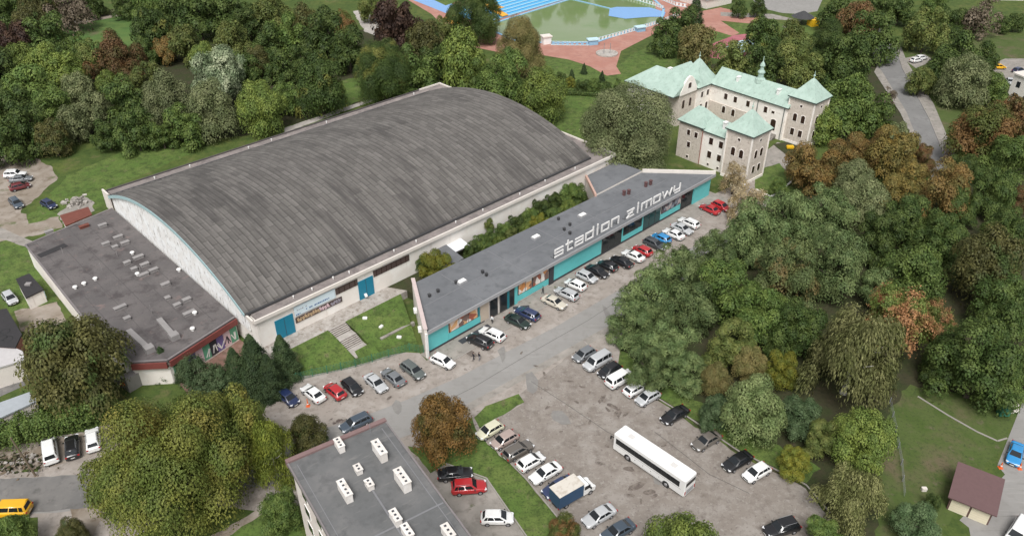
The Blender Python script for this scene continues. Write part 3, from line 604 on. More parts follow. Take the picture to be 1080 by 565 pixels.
M['seam_grey'] = plain('seam_grey', (0.19, 0.19, 0.2), 0.7)
def street_building():
    t = empty('street_building', AO, AANG); tag(t, 'long low teal fronted building with grey flat roof', 'building')
    fp = [(0.2, 0.25), (81.2, 0.25), (70.6, 11.6), (55.0, 11.0), (7.2, 11.9)]
    Z = 5.2
    mb = MB(); mb.prism(fp, 0, 4.75); mb.build('wall', M['offwhite'], t)
    rp = [(-.1, -.45), (82.2, -.45), (71.2, 11.4), (70.6, 21.2), (61.6, 20.6), (55.2, 11.2), (7.4, 12.2)]
    mb = MB(); mb.prism(rp[:2] + rp[2:3] + [(55.2, 11.2), (7.4, 12.2)], 4.753, Z); rf = mb.build('roof', M['low_roof'], t)
    # fascia along the street
    mb = MB(); mb.box(-.1, 82.2, -.62, -.452, 4.62, 5.32); mb.build('fascia', M['fascia'], rf)
    # roof seams
    mb = MB()
    for a in (12.5, 24.0, 36.5, 48.0, 60.5): mb.box(a, a+.12, -.3, 11.0, Z, Z+.03)
    mb.box(4, 72, 5.4, 5.52, Z+.004, Z+.034); mb.build('roof_seam', M['seam_grey'], rf)
    # connecting roof to the hall
    mb = MB(); mb.prism([(55.25, 11.22), (71.15, 11.45), (70.5, 18.4), (60.4, 18.4)], 1.0, 5.6, 0, 1); mb.build('connecting_block', [M['offwhite'], M['low_roof']], t)
    mb = MB(); d = Vector((60.2, 18.4)) - Vector((55.0, 11.1)); mb.obox((57.6, 14.75, 5.5), (d.length/2, .22, .35), math.atan2(d.y, d.x)); mb.build('coping', M['salmon_coping'], t)
    # end walls
    d = Vector((7.4, 12.3)) - Vector((-.1, -.45)); mb = MB(); ang = math.atan2(d.y, d.x)
    mb.obox((3.5, 5.95, 3.0), (d.length/2+.2, .22, 3.0), ang); e = mb.build('end_wall', M['offwhite'], t)
    mb = MB(); mb.obox((3.5, 5.95, 6.06), (d.length/2+.25, .34, .06), ang); mb.build('coping', M['pink_coping'], e)
    for k in (0.25, 0.62):
        q = Vector((-.1, -.45)) + d*k + Vector((-.6, .35)); mb = MB(); mb.obox((q.x, q.y, 3.2), (.5, .28, .35), ang); mb.build('air_conditioner', M['white_paint'], t, bevel=.03)
    mb = MB(); mb.obox((-.25, -.55, 2.55), (.2, .2, 2.55), 0); mb.build('pillar', M['white_paint'], t)
    d = Vector((71.2, 11.4)) - Vector((82.2, -.45)); mb = MB(); mb.obox((76.7, 5.5, 5.5), (d.length/2, .2, .45), math.atan2(d.y, d.x)); mb.build('parapet', M['offwhite'], t)
    # facade (plane b = 0.25, panels proud of it)
    def panel(name, x0, x1, z0, z1, mat, proud=.12, par=None):
        q = MB(); q.box(x0, x1, .25-proud, .262, z0, z1); return q.build(name, mat if isinstance(mat, list) else M[mat], par or t)
    panel('plinth', .5, 13.2, .0, .55, 'plinth', .08); panel('plinth', 30.8, 74.8, .0, .6, 'plinth', .06)
    panel('teal_panel', .45, 4.9, .56, 4.6, 'teal'); panel('teal_panel', 4.95, 12.2, .56, 1.9, 'teal')
    def window(x0, x1, z0, z1, glass, nm='shop_window'):
        q = MB(); q.box(x0, x1, .11, .26, z0, z1); wf = q.build(nm, M['dark_metal'], t)
        q = MB(); q.box(x0+.12, x1-.12, .075, .108, z0+.12, z1-.12); q.build('pane', M[glass], wf)
        n = max(2, int((x1-x0)/1.7)); q = MB()
        for k in range(1, n): xx = x0 + (x1-x0)*k/n; q.box(xx-.05, xx+.05, .045, .074, z0+.1, z1-.1)
        q.build('mullion', M['dark_metal'], wf)
        return wf
    window(5.1, 11.6, 1.95, 4.5, 'poster'); panel('frame_post', 11.65, 12.1, 1.95, 4.6, 'teal_dark')
    panel('beige_panel', 12.25, 14.2, .4, 4.6, 'beige')
    for x0, x1 in ((14.5, 16.3), (16.9, 18.6), (19.2, 20.4)):
        q = MB(); q.box(x0, x1, .06, .26, .1, 4.3); dr = q.build('door', M['dark_metal'], t)
        q = MB(); q.box(x0+.15, x1-.15, .03, .058, .5, 4.1); q.build('door_glass', M['window_dark'], dr)
    panel('teal_post', 18.65, 19.15, .1, 4.6, 'teal_dark', .2); panel('teal_post', 20.5, 21.2, .1, 4.6, 'teal', .2)
    panel('teal_panel', 21.25, 29.4, .4, 1.7, 'teal'); window(21.4, 24.9, 1.75, 4.5, 'poster'); window(25.1, 29.3, 1.75, 4.5, 'poster')
    panel('dark_pillar', 29.5, 30.7, .1, 4.6, 'plinth', .22)
    panel('teal_panel', 30.8, 44.4, .62, 4.6, 'teal')
    window(44.6, 50.6, .62, 4.5, 'window_dark')
    panel('teal_panel', 50.8, 57.3, .62, 1.8, 'teal'); window(51.0, 57.1, 1.85, 4.4, 'window_dark'); panel('teal_post', 50.65, 50.95, 1.82, 4.6, 'teal', .2)
    panel('teal_post', 57.2, 57.5, .62, 4.6, 'teal', .2); window(57.6, 63.4, .62, 4.5, 'window_teal')
    panel('teal_panel', 63.6, 70.6, .62, 1.9, 'teal'); window(63.8, 70.4, 1.95, 4.4, 'poster_blue')
    window(70.8, 74.9, .3, 4.5, 'window_dark'); panel('teal_panel', 75.0, 81.3, .1, 4.6, 'teal', .3)
    q = MB(); q.box(6.2, 13.0, -1.9, -.7, .13, .16); q.build('door_mat', M['plinth'], t)
    q = MB(); q.obox((20.6, -1.6, .145), (1.5, .75, .02), R(-35)); q.build('door_mat', M['plinth'], t)
    # roof fittings
    for X, Y, off in ((453,313,0),(462,308,0),(481,299,0),(509,288,0),(513,291,0),(589,232,0),(595,243,0),(601,238,0),(601,247,0)):
        a, b = AL(G(X, Y, Z)); q = MB(); q.box(a-.2, a+.2, b-.2, b+.2, Z, Z+.55); q.box(a-.27, a+.27, b-.27, b+.27, Z+.552, Z+.62); q.build('vent', M['dark_metal'], t)
    for X, Y in ((487,298),(565,251),(614,228)):
        a, b = AL(G(X, Y, Z)); q = MB(); q.box(a-.9, a+.9, b-.55, b+.55, Z, Z+.35); sk = q.build('skylight', M['fascia'], t)
        q = MB(); q.box(a-.8, a+.8, b-.45, b+.45, Z+.351, Z+.55); q.build('skylight_dome', M['white_paint'], sk, bevel=.08)
    for X, Y in ((658,206),(663,205),(681,197),(686,195)):
        a, b = AL(G(X, Y, Z)); q = MB(); q.box(a-.25, a+.25, b-.25, b+.25, Z, Z+1.0); q.box(a-.33, a+.33, b-.33, b+.33, Z+1.002, Z+1.12); q.build('chimney_stub', M['stub_red'], t)
    return t
M['beige'] = plain('beige', (0.5, 0.42, 0.34), 0.7); M['window_teal'] = glassy('window_teal', (0.02, 0.07, 0.075), 0.15)
M['salmon_coping'] = plain('salmon_coping', (0.5, 0.33, 0.27), 0.7, var=0.15); M['stub_red'] = plain('stub_red', (0.12, 0.06, 0.06), 0.7)
street_building()

# rooftop lettering: squared strokes, each letter a part
def rooftop_sign():
    t = empty('rooftop_sign', AO, AANG); tag(t, 'white rooftop lettering reading stadion zimowy along the street edge', 'sign')
    X, T = 1.0, 1.0
    L = {'s': [((1,1),(0,1)),((0,1),(0,.5)),((0,.5),(1,.5)),((1,.5),(1,0)),((1,0),(0,0))],
         't': [((.25,1.45),(.25,0)),((.25,0),(.85,0)),((.0,1),(.8,1))],
         'a': [((0,1),(1,1)),((1,1),(1,0)),((1,0),(0,0)),((0,0),(0,.52)),((0,.52),(1,.52))],
         'd': [((1,1.45),(1,0)),((1,0),(0,0)),((0,0),(0,1)),((0,1),(1,1))],
         'i': [((.2,0),(.2,1)),((.2,1.28),(.2,1.48))],
         'o': [((0,0),(1,0)),((1,0),(1,1)),((1,1),(0,1)),((0,1),(0,0))],
         'n': [((0,0),(0,1)),((0,1),(1,1)),((1,1),(1,0))],
         'z': [((0,1),(1,1)),((1,1),(0,0)),((0,0),(1,0)),((.2,.5),(.8,.5))],
         'm': [((0,0),(0,1)),((0,1),(1.5,1)),((.75,1),(.75,0)),((1.5,1),(1.5,0))],
         'w': [((0,1),(.3,0)),((.3,0),(.75,.8)),((.75,.8),(1.2,0)),((1.2,0),(1.5,1))],
         'y': [((0,1),(0,.25)),((0,.25),(1,.25)),((1,1),(1,-.35)),((1,-.35),(.2,-.35))]}
    wid = {'t': .85, 'i': .4, 'm': 1.5, 'w': 1.5}
    SX, SZ = 2.25, 1.5; a = 31.2; z0 = 5.5; b = .35
    text = 'stadion zimowy'
    tot = sum((wid.get(c, 1.0)*SX + .95) if c != ' ' else 2.0 for c in text); k = 39.6/tot
    for c in text:
        if c == ' ': a += 2.0*k; continue
        q = MB()
        for (p0, p1) in L[c]:
            A_ = Vector((a + p0[0]*SX*k, b, z0 + p0[1]*SZ)); B_ = Vector((a + p1[0]*SX*k, b, z0 + p1[1]*SZ)); d = B_-A_
            if z0 + min(p0[1], p1[1])*SZ < 5.2: A_.z = max(A_.z, 5.25); B_.z = max(B_.z, 5.25); d = B_-A_
            if d.length < .02: continue
            tilt = Matrix.Rotation(-math.atan2(d.z, d.x), 4, 'Y')
            q.obox((A_+B_)/2, (d.length/2+.12, .1+.0006*len(q.bm.faces), .135), 0, 0, tilt)
        q.build('letter', M['sign_white'], t)
        a += (wid.get(c, 1.0)*SX + .95)*k
    q = MB()
    x = 31.0
    while x < 71: q.box(x, x+.06, .52, .58, 5.2, 6.2); q.box(x, x+.06, .52, 1.3, 5.21, 5.27); x += 2.6
    q.build('support_frame', M['dark_metal'], t)
M['sign_white'] = plain('sign_white', (0.72, 0.71, 0.7), 0.5, var=0.04)
rooftop_sign()

def banners():
    def mk(name, x0, x1, z0, z1, y, mat, marks, label):
        t = empty(name, AO, AANG); tag(t, label, 'banner')
        q = MB(); q.box(x0, x1, y, y+.05, z0, z1); q.build('cloth', M[mat], t)
        for (mat2, ms) in marks:
            q = MB()
            for (cx, cz, hx, hz, rt) in ms: q.obox((cx, y-.012, cz), (hx, .01, hz), 0, 0, Matrix.Rotation(rt, 4, 'Y'))
            q.build('lettering', M[mat2], t)
    r = random.Random(4)
    line = lambda x0, x1, z, h: [(x, z, r.uniform(.08, .14), r.uniform(h*.7, h), r.uniform(-.5, .5)) for x in np.arange(x0, x1, .34) if r.random() > .12]
    mk('wall_banner', -12.9, -4.8, 4.65, 6.55, 18.8, 'banner_white', [('ink_blue', line(-10.6, -6.0, 5.2, .16)), ('ink_grey', line(-12.3, -10.6, 5.75, .1)), ('ink_blue', line(-12.6, -11.8, 4.9, .12))], 'pale blue white banner with dark lettering high on the hall wall')
    r = random.Random(9)
    blobs = lambda x0, x1: [(x, 3.75+r.uniform(-.12, .12), .17, .36, r.uniform(-.5, .5)) for x in np.arange(x0, x1, .5)] + [(x+.2, 3.75+r.uniform(-.3, .3), .2, .09, r.uniform(-.5, .5)) for x in np.arange(x0, x1, .5)]
    mk('painted_strip', -12.9, -3.6, 3.2, 4.3, 18.86, 'brown_strip', [('ink_tan', blobs(-12.4, -8.2)), ('ink_pink', blobs(-8.0, -6.0)), ('ink_grey', blobs(-5.7, -4.0))], 'dark strip of tan and pink graffiti lettering below the white banner')
banners()
# ------------------------------------------------------------------ castle-like manor with green copper roofs
CO = Vector((54.3, 166.2, 0)); CANG = R(42)
def castle():
    t = empty('manor_house', CO, CANG); tag(t, 'pale stone manor with green copper roofs and two square towers', 'building')
    def win(x, y, z, face, w_=1.05, h_=1.6, arch=False, surround=True, par=None):
        """window on a wall: face '-x' or '-y'"""
        def q(du0, du1, z0, z1, pr, mb):
            if face == '-x': mb.box(x-pr, x+.02, y+du0, y+du1, z0, z1)
            else: mb.box(x+du0, x+du1, y-pr, y+.02, z0, z1)
        fr = None
        mb = MB(); q(-w_/2-.14, w_/2+.14, z-.14, z+h_+.14, .05, mb)
        if arch: 
            for k in range(3): q(-(w_/2+.14)*(.85-.27*k), (w_/2+.14)*(.85-.27*k), z+h_+.14+.1*k, z+h_+.24+.1*k, .05-.003*k, mb)
        fr = mb.build('window', M['plaster'] if surround else M['stone'], t)
        mb = MB(); q(-w_/2, w_/2, z, z+h_, .08, mb)
        if arch:
            for k in range(2): q(-w_/2*(.8-.3*k), w_/2*(.8-.3*k), z+h_+.002+.12*k, z+h_+.12+.12*k, .08, mb)
        mb.build('pane', M['window_brown'], fr)
    def hip(name, x0, x1, y0, y1, ze, zr, ridge_axis, over=.45, hip0=True, hip1=True, par=None):
        x0 -= over; x1 += over; y0 -= over; y1 += over
        mb = MB()
        if ridge_axis == 'y':
            cx = (x0+x1)/2; h = (x1-x0)/2*.8; r0 = (cx, y0+(h if hip0 else 0), zr); r1 = (cx, y1-(h if hip1 else 0), zr)
        else:
            cy = (y0+y1)/2; h = (y1-y0)/2*.8; r0 = (x0+(h if hip0 else 0), cy, zr); r1 = (x1-(h if hip1 else 0), cy, zr)
        c = [(x0,y0,ze),(x1,y0,ze),(x1,y1,ze),(x0,y1,ze)]
        if ridge_axis == 'y':
            fs = [(c[0],c[1],r0),(c[1],c[2],r1,r0),(c[2],c[3],r1),(c[3],c[0],r0,r1)]
        else:
            fs = [(c[0],c[1],r1,r0),(c[1],c[2],r1),(c[2],c[3],r0,r1),(c[3],c[0],r0)]
        for f in fs: mb.poly(f)
        # eaves board
        mb.box(x0, x1, y0, y1, ze-.28, ze-.003, 1)
        return mb.build(name, [M['copper_green'], M['dark_trim']], t)
    def pyramid(cx0, cx1, cy0, cy1, ze, za, over=.5):
        mb = MB(); x0, x1, y0, y1 = cx0-over, cx1+over, cy0-over, cy1+over; mx, my = (x0+x1)/2, (y0+y1)/2
        fl = .16
        rings = [[(x0,y0,ze),(x1,y0,ze),(x1,y1,ze),(x0,y1,ze)]]
        def rr(s, z): return [(mx+(x-mx)*s, my+(y-my)*s, z) for x, y, _ in rings[0]]
        levels = [rings[0], rr(.5, ze+(za-ze)*.47), rr(.1, ze+(za-ze)*.93)]
        for a, b in zip(levels, levels[1:]):
            for i in range(4): mb.poly((a[i], a[(i+1)%4], b[(i+1)%4], b[i]))
        a = levels[-1]
        for i in range(4): mb.poly((a[i], a[(i+1)%4], (mx, my, za)))
        mb.box(x0, x1, y0, y1, ze-.3, ze-.003, 1)
        rf = mb.build('roof', [M['copper_green'], M['dark_trim']], t)
        f = MB(); f.lathe((mx, my, za-.15), [(.14, 0), (.1, .5), (.3, .75), (.1, 1.0), (.05, 1.9)], 8); f.build('finial', M['copper_green'], rf)
    def body(name, x0, x1, y0, y1, z1, mat): 
        q = MB(); q.box(x0, x1, y0, y1, 0, z1); return q.build(name, M[mat], t)
    # towers
    for (x0, x1, y0, y1) in ((-.5, 6.4, .3, 7.0), (27.7, 34.5, 1.6, 8.4)):
        body('tower', x0, x1, y0, y1, 11.8, 'stone'); pyramid(x0, x1, y0, y1, 12.1, 16.6)
        q = MB(); q.box(x0-.12, x1+.12, y0-.12, y1+.12, 0, .7); q.build('tower_base', M['plaster'], t)
        for cx in (x0, x1):
            for cy in (y0, y1): q = MB(); q.box(cx-.16, cx+.16, cy-.16, cy+.16, .72, 11.5); q.build('corner_stones', M['plaster'], t)
        mx, my = (x0+x1)/2, (y0+y1)/2
        for d in (-1.1, 1.1):
            win(x0, my+d, 2.3, '-x', 1.0, 1.7); win(x0, my+d, 6.0, '-x', 1.0, 1.7, True)
            win(mx+d, y0, 2.3, '-y', .95, 1.7); win(mx+d, y0, 6.0, '-y', .95, 1.7, True)
        win(x0, my, 9.9, '-x', .6, .55); win(mx, y0, 9.9, '-y', .6, .55)
    # front wing
    body('wing', .3, 7.0, 14.2, 21.0, 9.2, 'stone'); hip('roof', .3, 7.0, 14.2, 21.0, 9.45, 12.9, 'y')
    body('wing', .55, 6.9, 7.05, 14.15, 8.7, 'plaster'); hip('roof', .55, 6.9, 6.9, 13.9, 8.95, 11.4, 'y', hip0=False, hip1=False)
    for y in (8.8, 11.6): 
        win(.55, y, 6.0, '-x'); win(.55, y, 2.6, '-x'); win(.55, y, .6, '-x', .5, .5)
    for y in (15.8, 18.0): win(.3, y, 6.4, '-x', .85, 1.3)
    win(.3, 17.6, 3.4, '-x', .85, 1.3); win(.3, 17.6, .6, '-x', .6, .6)
    q = MB(); q.tube((.15, 14.0, .3), (.15, 14.0, 9.0), .09, n=6); q.build('drain_pipe', M['pipe_red'], t)
    # rear wing
    body('wing', 27.2, 35.0, 8.45, 31.4, 8.7, 'plaster'); hip('roof', 27.2, 35.0, 8.3, 31.0, 8.95, 12.6, 'y', hip0=False, hip1=False)
    q = MB(); q.box(27.05, 27.25, 16.0, 31.3, .3, 4.3); q.build('stone_course', M['stone'], t)
    for y in (14.2, 19.5, 23.4, 26.4):
        win(27.2, y, 5.9, '-x', .95, 1.5)
        win(27.05 if y > 16 else 27.2, y, 2.1, '-x', .95, 1.6, y > 20)
    win(27.2, 11.4, 2.0, '-x', 1.4, 2.6, True); win(27.2, 12.0, 6.3, '-x', .8, .6)
    for y in (16.6, 8.9): 
        q = MB(); q.tube((27.0, y, .2), (27.0, y, 8.7), .09, n=6); q.build('drain_pipe', M['dark_trim'], t)
    # lantern on the ridge
    q = MB(); q.lathe((31.1, 19.5, 12.2), [(1.5, -.6), (1.3, .3), (.75, .7), (.7, 1.8), (1.0, 1.95), (.95, 2.2), (.5, 2.7), (.42, 3.5), (.7, 3.7), (.55, 4.2), (.12, 4.9), (.06, 6.2)], 10); q.build('lantern', M['copper_green'], t)
    for (x, y, z) in ((29.3, 12.6, 10.6), (29.4, 24.8, 10.6), (2.4, 9.6, 10.3), (20.6, 40.6, 10.9)):
        q = MB(); q.box(x-.55, x+.55, y-.35, y+.35, z-1.2, z+1.3); q.box(x-.65, x+.65, y-.45, y+.45, z+1.303, z+1.5); ch = q.build('chimney', M['white_paint'], t)
    # connecting block and corner pavilion
    body('wing', 21.5, 30.0, 31.45, 39.0, 8.9, 'plaster'); pyramid(21.5, 30.0, 31.45, 39.0, 9.15, 15.2, .5)
    body('wing', 11.8, 24.0, 39.05, 47.5, 8.6, 'plaster')
    body('wing', 14.3, 21.45, 32.0, 39.0, 8.6, 'stone')
    hip('roof', 11.8, 24.2, 32.2, 48.0, 8.9, 13.0, 'y', hip0=False, hip1=True)
    body('wing', 24.3, 33.0, 40.0, 46.5, 7.6, 'plaster'); hip('roof', 22.5, 33.0, 40.0, 46.5, 7.9, 10.6, 'x', hip0=False, hip1=False)
    # curved gable on the courtyard side
    q = MB(); pr = [(14.0, 8.55), (21.4, 8.55), (21.2, 9.4), (20.4, 10.6), (19.6, 11.9), (18.6, 12.9), (17.7, 13.2), (16.8, 12.9), (15.8, 11.9), (15.0, 10.6), (14.2, 9.4)]
    a = [q.bm.verts.new((x, 31.6, z)) for x, z in pr]; b = [q.bm.verts.new((x, 32.1, z)) for x, z in pr]
    q.bm.faces.new(a); q.bm.faces.new(b[::-1])
    for i in range(len(pr)): q.bm.faces.new((b[i], b[(i+1)%len(pr)], a[(i+1)%len(pr)], a[i]))
    bmesh.ops.recalc_face_normals(q.bm, faces=q.bm.faces[:]); q.build('gable', M['plaster'], t)
    win(17.7, 31.6, 10.0, '-y', 1.2, 1.2, True)
    for x in (16.3, 19.2): win(x, 32.0, 4.6, '-y', .9, 2.0, True, False)
    for x in (23.5, 26.0): win(x, 31.45, 6.0, '-y', .9, 1.5); win(x, 31.45, 2.2, '-y', .9, 1.6, True)
    # entrance steps by the right tower
    q = MB()
    for k in range(5): q.box(25.0+k*.4, 27.1, 10.0, 13.2, 0, .2+.25*k - .0)
    q.build('entrance_steps', M['paving'], t)
M['dark_trim'] = plain('dark_trim', (0.05, 0.07, 0.065), 0.6); M['pipe_red'] = plain('pipe_red', (0.35, 0.13, 0.1), 0.6)
castle()

# ------------------------------------------------------------------ apartment block in the foreground
def apartment():
    C1, C2 = Vector((-25.9, 65.9, 0)), Vector((-15.8, 72.5, 0)); d = C2-C1; ang = math.atan2(d.y, d.x)
    t = empty('apartment_block', C1, ang); tag(t, 'foreground apartment block with flat grey roof and white ventilation stacks', 'building')
    W_, Ln, Z = d.length, 44.0, 16.0
    q = MB(); q.box(.15, W_-.15, -Ln, -.2, 0, Z-.35); q.build('wall', M['apt_wall'], t)
    q = MB(); q.box(-.1, W_+.1, -Ln, -.35, Z-.347, Z); rf = q.build('roof', M['flat_roof'], t)
    q = MB(); q.box(-.35, W_+.3, -.35, .25, Z-.6, Z+.28); q.build('parapet', M['brown_coping'], rf)
    q = MB(); q.box(-.3, -.102, -Ln, -.352, Z-.4, Z+.12); q.box(W_+.102, W_+.3, -Ln, -.352, Z-.4, Z+.12); q.build('roof_edge', M['edging_dark'], rf)
    q = MB(); q.box(.6, .68, -Ln, -1, Z, Z+.02); q.box(W_-.75, W_-.65, -Ln, -1, Z, Z+.02); q.box(.2, W_, -15.2, -15.0, Z+.003, Z+.035); q.box(6.2, 6.4, -18, -9.2, Z+.006, Z+.05); q.build('roof_seam', M['seam_grey'], rf)
    def L(px, py):
        v = G(px, py, Z+.6) - C1; return (v.x*math.cos(ang)+v.y*math.sin(ang), -v.x*math.sin(ang)+v.y*math.cos(ang))
    stacks = [(358,469,.38,.85,1.1,3),(400.5,476,.45,1.35,1.5,3),(377.6,493.4,.38,.55,.75,2),(389.4,509.5,.38,.6,.8,2),(364,518,.42,1.35,1.35,4),(424.7,507,.5,1.35,1.6,4),(417.3,545.5,.4,.9,1.1,3),(429.7,561,.4,.9,1.1,3),(472.8,562,.42,.95,1.2,3)]
    for (px, py, hx, hy, hz, nh) in stacks:
        hx *= .9; hy *= .95; hz *= .88
        x, y = L(px, py); q = MB(); q.box(x-hx, x+hx, y-hy, y+hy, Z, Z+hz); q.box(x-hx-.07, x+hx+.07, y-hy-.07, y+hy+.07, Z+hz+.002, Z+hz+.12)
        st = q.build('ventilation_stack', M['stack_white'], t)
        for k in range(nh):
            yy = y-hy + (k+.5)*2*hy/nh
            q = MB(); q.box(x-.13, x+.13, yy-.13, yy+.13, Z+hz+.122, Z+hz+.14); q.build('flue_opening', M['plinth'], st)
    for k in range(9):
        for fl in range(5):
            y = -3.0 - k*4.4; z = 1.6 + fl*2.85
            q = MB(); q.box(.07, .16, y-1.6, y, z, z+1.5); wf = q.build('window', M['white_paint'], t)
            q = MB(); q.box(.04, .068, y-1.5, y-.85, z+.1, z+1.4); q.box(.04, .068, y-.75, y-.1, z+.1, z+1.4); q.build('pane', M['window_dark'], wf)
            q = MB(); q.box(W_-.16, W_-.07, y-1.6, y, z, z+1.5); wf = q.build('window', M['white_paint'], t)
            q = MB(); q.box(W_-.068, W_-.04, y-1.5, y-.1, z+.1, z+1.4); q.build('pane', M['window_dark'], wf)
    q = MB(); q.tube((W_*.82, -1.0, Z), (W_*.82, -1.0, Z+1.6), .03, n=5); q.build('aerial', M['grey_metal'], t)
M['stack_white'] = layered('stack_white', (0.66, 0.62, 0.58), [((0.74, 0.71, 0.68), 0.8, 0.45, 0.62), ((0.45, 0.41, 0.37), 1.6, 0.56, 0.74)], rough=0.85, bump=0)
M['apt_wall'] = layered('apt_wall', (0.68, 0.60, 0.57), [((0.74, 0.68, 0.65), 0.4, 0.45, 0.65), ((0.55, 0.47, 0.44), 1.0, 0.56, 0.75)], rough=0.9, bump=0.05)
apartment()

# ------------------------------------------------------------------ small buildings
def frame_from(p0, p1):
    d = p1-p0; return d.length, math.atan2(d.y, d.x)
def garage():
    Z = 3.0; A, B, C, D = G(1000.8,524,Z-.3), G(1050.6,544,Z-.3), G(1067,507.5,Z), G(1020.7,492,Z)
    w_, ang = frame_from(Vector((A.x,A.y,0)), Vector((B.x,B.y,0))); dp = (Vector((D.x,D.y,0))-Vector((A.x,A.y,0))).length
    t = empty('double_garage', (A.x, A.y, 0), ang); tag(t, 'double garage with dark brown roof and two cream doors', 'garage')
    q = MB(); q.box(.3, w_-.3, .7, dp-.2, 0, 2.5); q.build('wall', M['garage_wall'], t)
    q = MB(); vs = [(-.1,0,2.55),(w_+.1,0,2.55),(w_+.1,dp,3.05),(-.1,dp,3.05)]
    q.slab(vs, 0, .2); q.build('roof', M['brown_roof'], t)
    for x0, x1 in ((.5, w_/2-.12), (w_/2+.12, w_-.5)):
        q = MB(); q.box(x0, x1, .6, .72, .05, 2.3)
        dr = q.build('garage_door', M['cream'], t); q = MB()
        for k in range(1, 6): q.box(x0+.02, x1-.02, .588, .602, .05+k*.38, .07+k*.38)
        q.build('door_groove', M['beige'], dr)
M['garage_wall'] = plain('garage_wall', (0.12, 0.07, 0.06), 0.8)
garage()
def shed(label, name, px, z, wall, roof, cat='shed', over=.25, slope=0.0):
    P = [G(x, y, z) for x, y in px]; cx = sum(p.x for p in P)/len(P); cy = sum(p.y for p in P)/len(P)
    t = empty(name, (cx, cy, 0)); tag(t, label, cat)
    loc = [Vector((p.x-cx, p.y-cy)) for p in P]
    ins = [tuple(v*(v.length-over)/v.length) for v in loc]
    q = MB(); q.prism(ins, 0, z-.25); q.build('wall', M[wall], t)
    q = MB(); q.prism([tuple(v) for v in loc], z-.247, z); q.build('roof', M[roof], t)
    return t, loc
t, l = shed('small white walled hut with flat black roof in the grass', 'small_hut', [(16.5,294),(31,288),(46,305),(27,314)], 2.8, 'white_wall', 'black_roof', 'hut')
q = MB(); q.box(-.5, .5, -.4, .4, 2.8, 3.1); q.build('roof_hatch', M['vent_grey'], t)
t, l = shed('rust red tin roof shed at the back corner of the annex', 'rusty_shed', [(63,227),(93,218),(97,226),(69,238)], 2.9, 'white_wall', 'rust_roof')
t, l = shed('white flat roofed workshop with clutter at the left edge', 'workshop', [(-45,340),(24,370),(26,379),(-45,400)], 4.0, 'offwhite', 'workshop_roof', 'workshop')
t, l = shed('dark flat roofed store with red edge at the left frame', 'dark_store', [(-45,335),(7,325),(23,352),(16,366),(-45,362)], 4.4, 'brick_red', 'black_roof', 'store')
t, l = shed('grey sheet metal roofed shed behind the left hedge', 'tin_shed', [(-45,440),(31,413),(40,422),(-10,445),(-45,460)], 3.0, 'offwhite', 'tin', 'shed')
M2 = None
# ------------------------------------------------------------------ vegetation
def leaf_mat(name, a, b, patch=None, lo=0.42, hi=0.6, thr=(0.55, 0.66)):
    m, nt, bs = node_mat('leaf_' + name)
    tc = N(nt, 'ShaderNodeTexCoord'); oi = N(nt, 'ShaderNodeObjectInfo'); ge = N(nt, 'ShaderNodeNewGeometry')
    add = N(nt, 'ShaderNodeVectorMath', operation='ADD'); sc = N(nt, 'ShaderNodeVectorMath', operation='SCALE'); sc.inputs['Scale'].default_value = 37.0
    cmb = N(nt, 'ShaderNodeCombineXYZ'); nt.links.new(oi.outputs['Random'], cmb.inputs[0]); nt.links.new(oi.outputs['Random'], cmb.inputs[1])
    nt.links.new(cmb.outputs[0], sc.inputs[0]); nt.links.new(tc.outputs['Object'], add.inputs[0]); nt.links.new(sc.outputs[0], add.inputs[1])
    def noise(s, l, h):
        no = N(nt, 'ShaderNodeTexNoise', Scale=s, Detail=3.0); nt.links.new(add.outputs[0], no.inputs['Vector'])
        r = N(nt, 'ShaderNodeMapRange'); r.inputs['From Min'].default_value = l; r.inputs['From Max'].default_value = h; nt.links.new(no.outputs['Fac'], r.inputs['Value']); return r.outputs[0]
    mx = N(nt, 'ShaderNodeMix', data_type='RGBA'); mx.inputs[6].default_value = c4(a); mx.inputs[7].default_value = c4(b); nt.links.new(noise(2.2, lo, hi), mx.inputs[0])
    cur = mx.outputs[2]
    if patch:
        m2 = N(nt, 'ShaderNodeMix', data_type='RGBA'); m2.inputs[7].default_value = c4(patch); nt.links.new(cur, m2.inputs[6]); nt.links.new(noise(1.5, *thr), m2.inputs[0]); cur = m2.outputs[2]
    # every leaf and every tree a little lighter or darker
    r1 = N(nt, 'ShaderNodeMapRange'); r1.inputs['To Min'].default_value = 0.7; r1.inputs['To Max'].default_value = 1.35; nt.links.new(ge.outputs['Random Per Island'], r1.inputs['Value'])
    r2 = N(nt, 'ShaderNodeMapRange'); r2.inputs['To Min'].default_value = 0.8; r2.inputs['To Max'].default_value = 1.2; nt.links.new(oi.outputs['Random'], r2.inputs['Value'])
    mu = N(nt, 'ShaderNodeMath', operation='MULTIPLY'); nt.links.new(r1.outputs[0], mu.inputs[0]); nt.links.new(r2.outputs[0], mu.inputs[1])
    vs = N(nt, 'ShaderNodeVectorMath', operation='SCALE'); nt.links.new(cur, vs.inputs[0]); nt.links.new(mu.outputs[0], vs.inputs['Scale'])
    nt.links.new(vs.outputs[0], bs.inputs['Base Color']); bs.inputs['Roughness'].default_value = 0.6; bs.inputs['Specular IOR Level'].default_value = 0.25
    tr = N(nt, 'ShaderNodeBsdfTranslucent'); nt.links.new(vs.outputs[0], tr.inputs['Color'])
    ms = N(nt, 'ShaderNodeMixShader'); ms.inputs[0].default_value = 0.25; out = [n for n in nt.nodes if n.type == 'OUTPUT_MATERIAL'][0]
    nt.links.new(bs.outputs[0], ms.inputs[1]); nt.links.new(tr.outputs[0], ms.inputs[2]); nt.links.new(ms.outputs[0], out.inputs['Surface'])
    return m
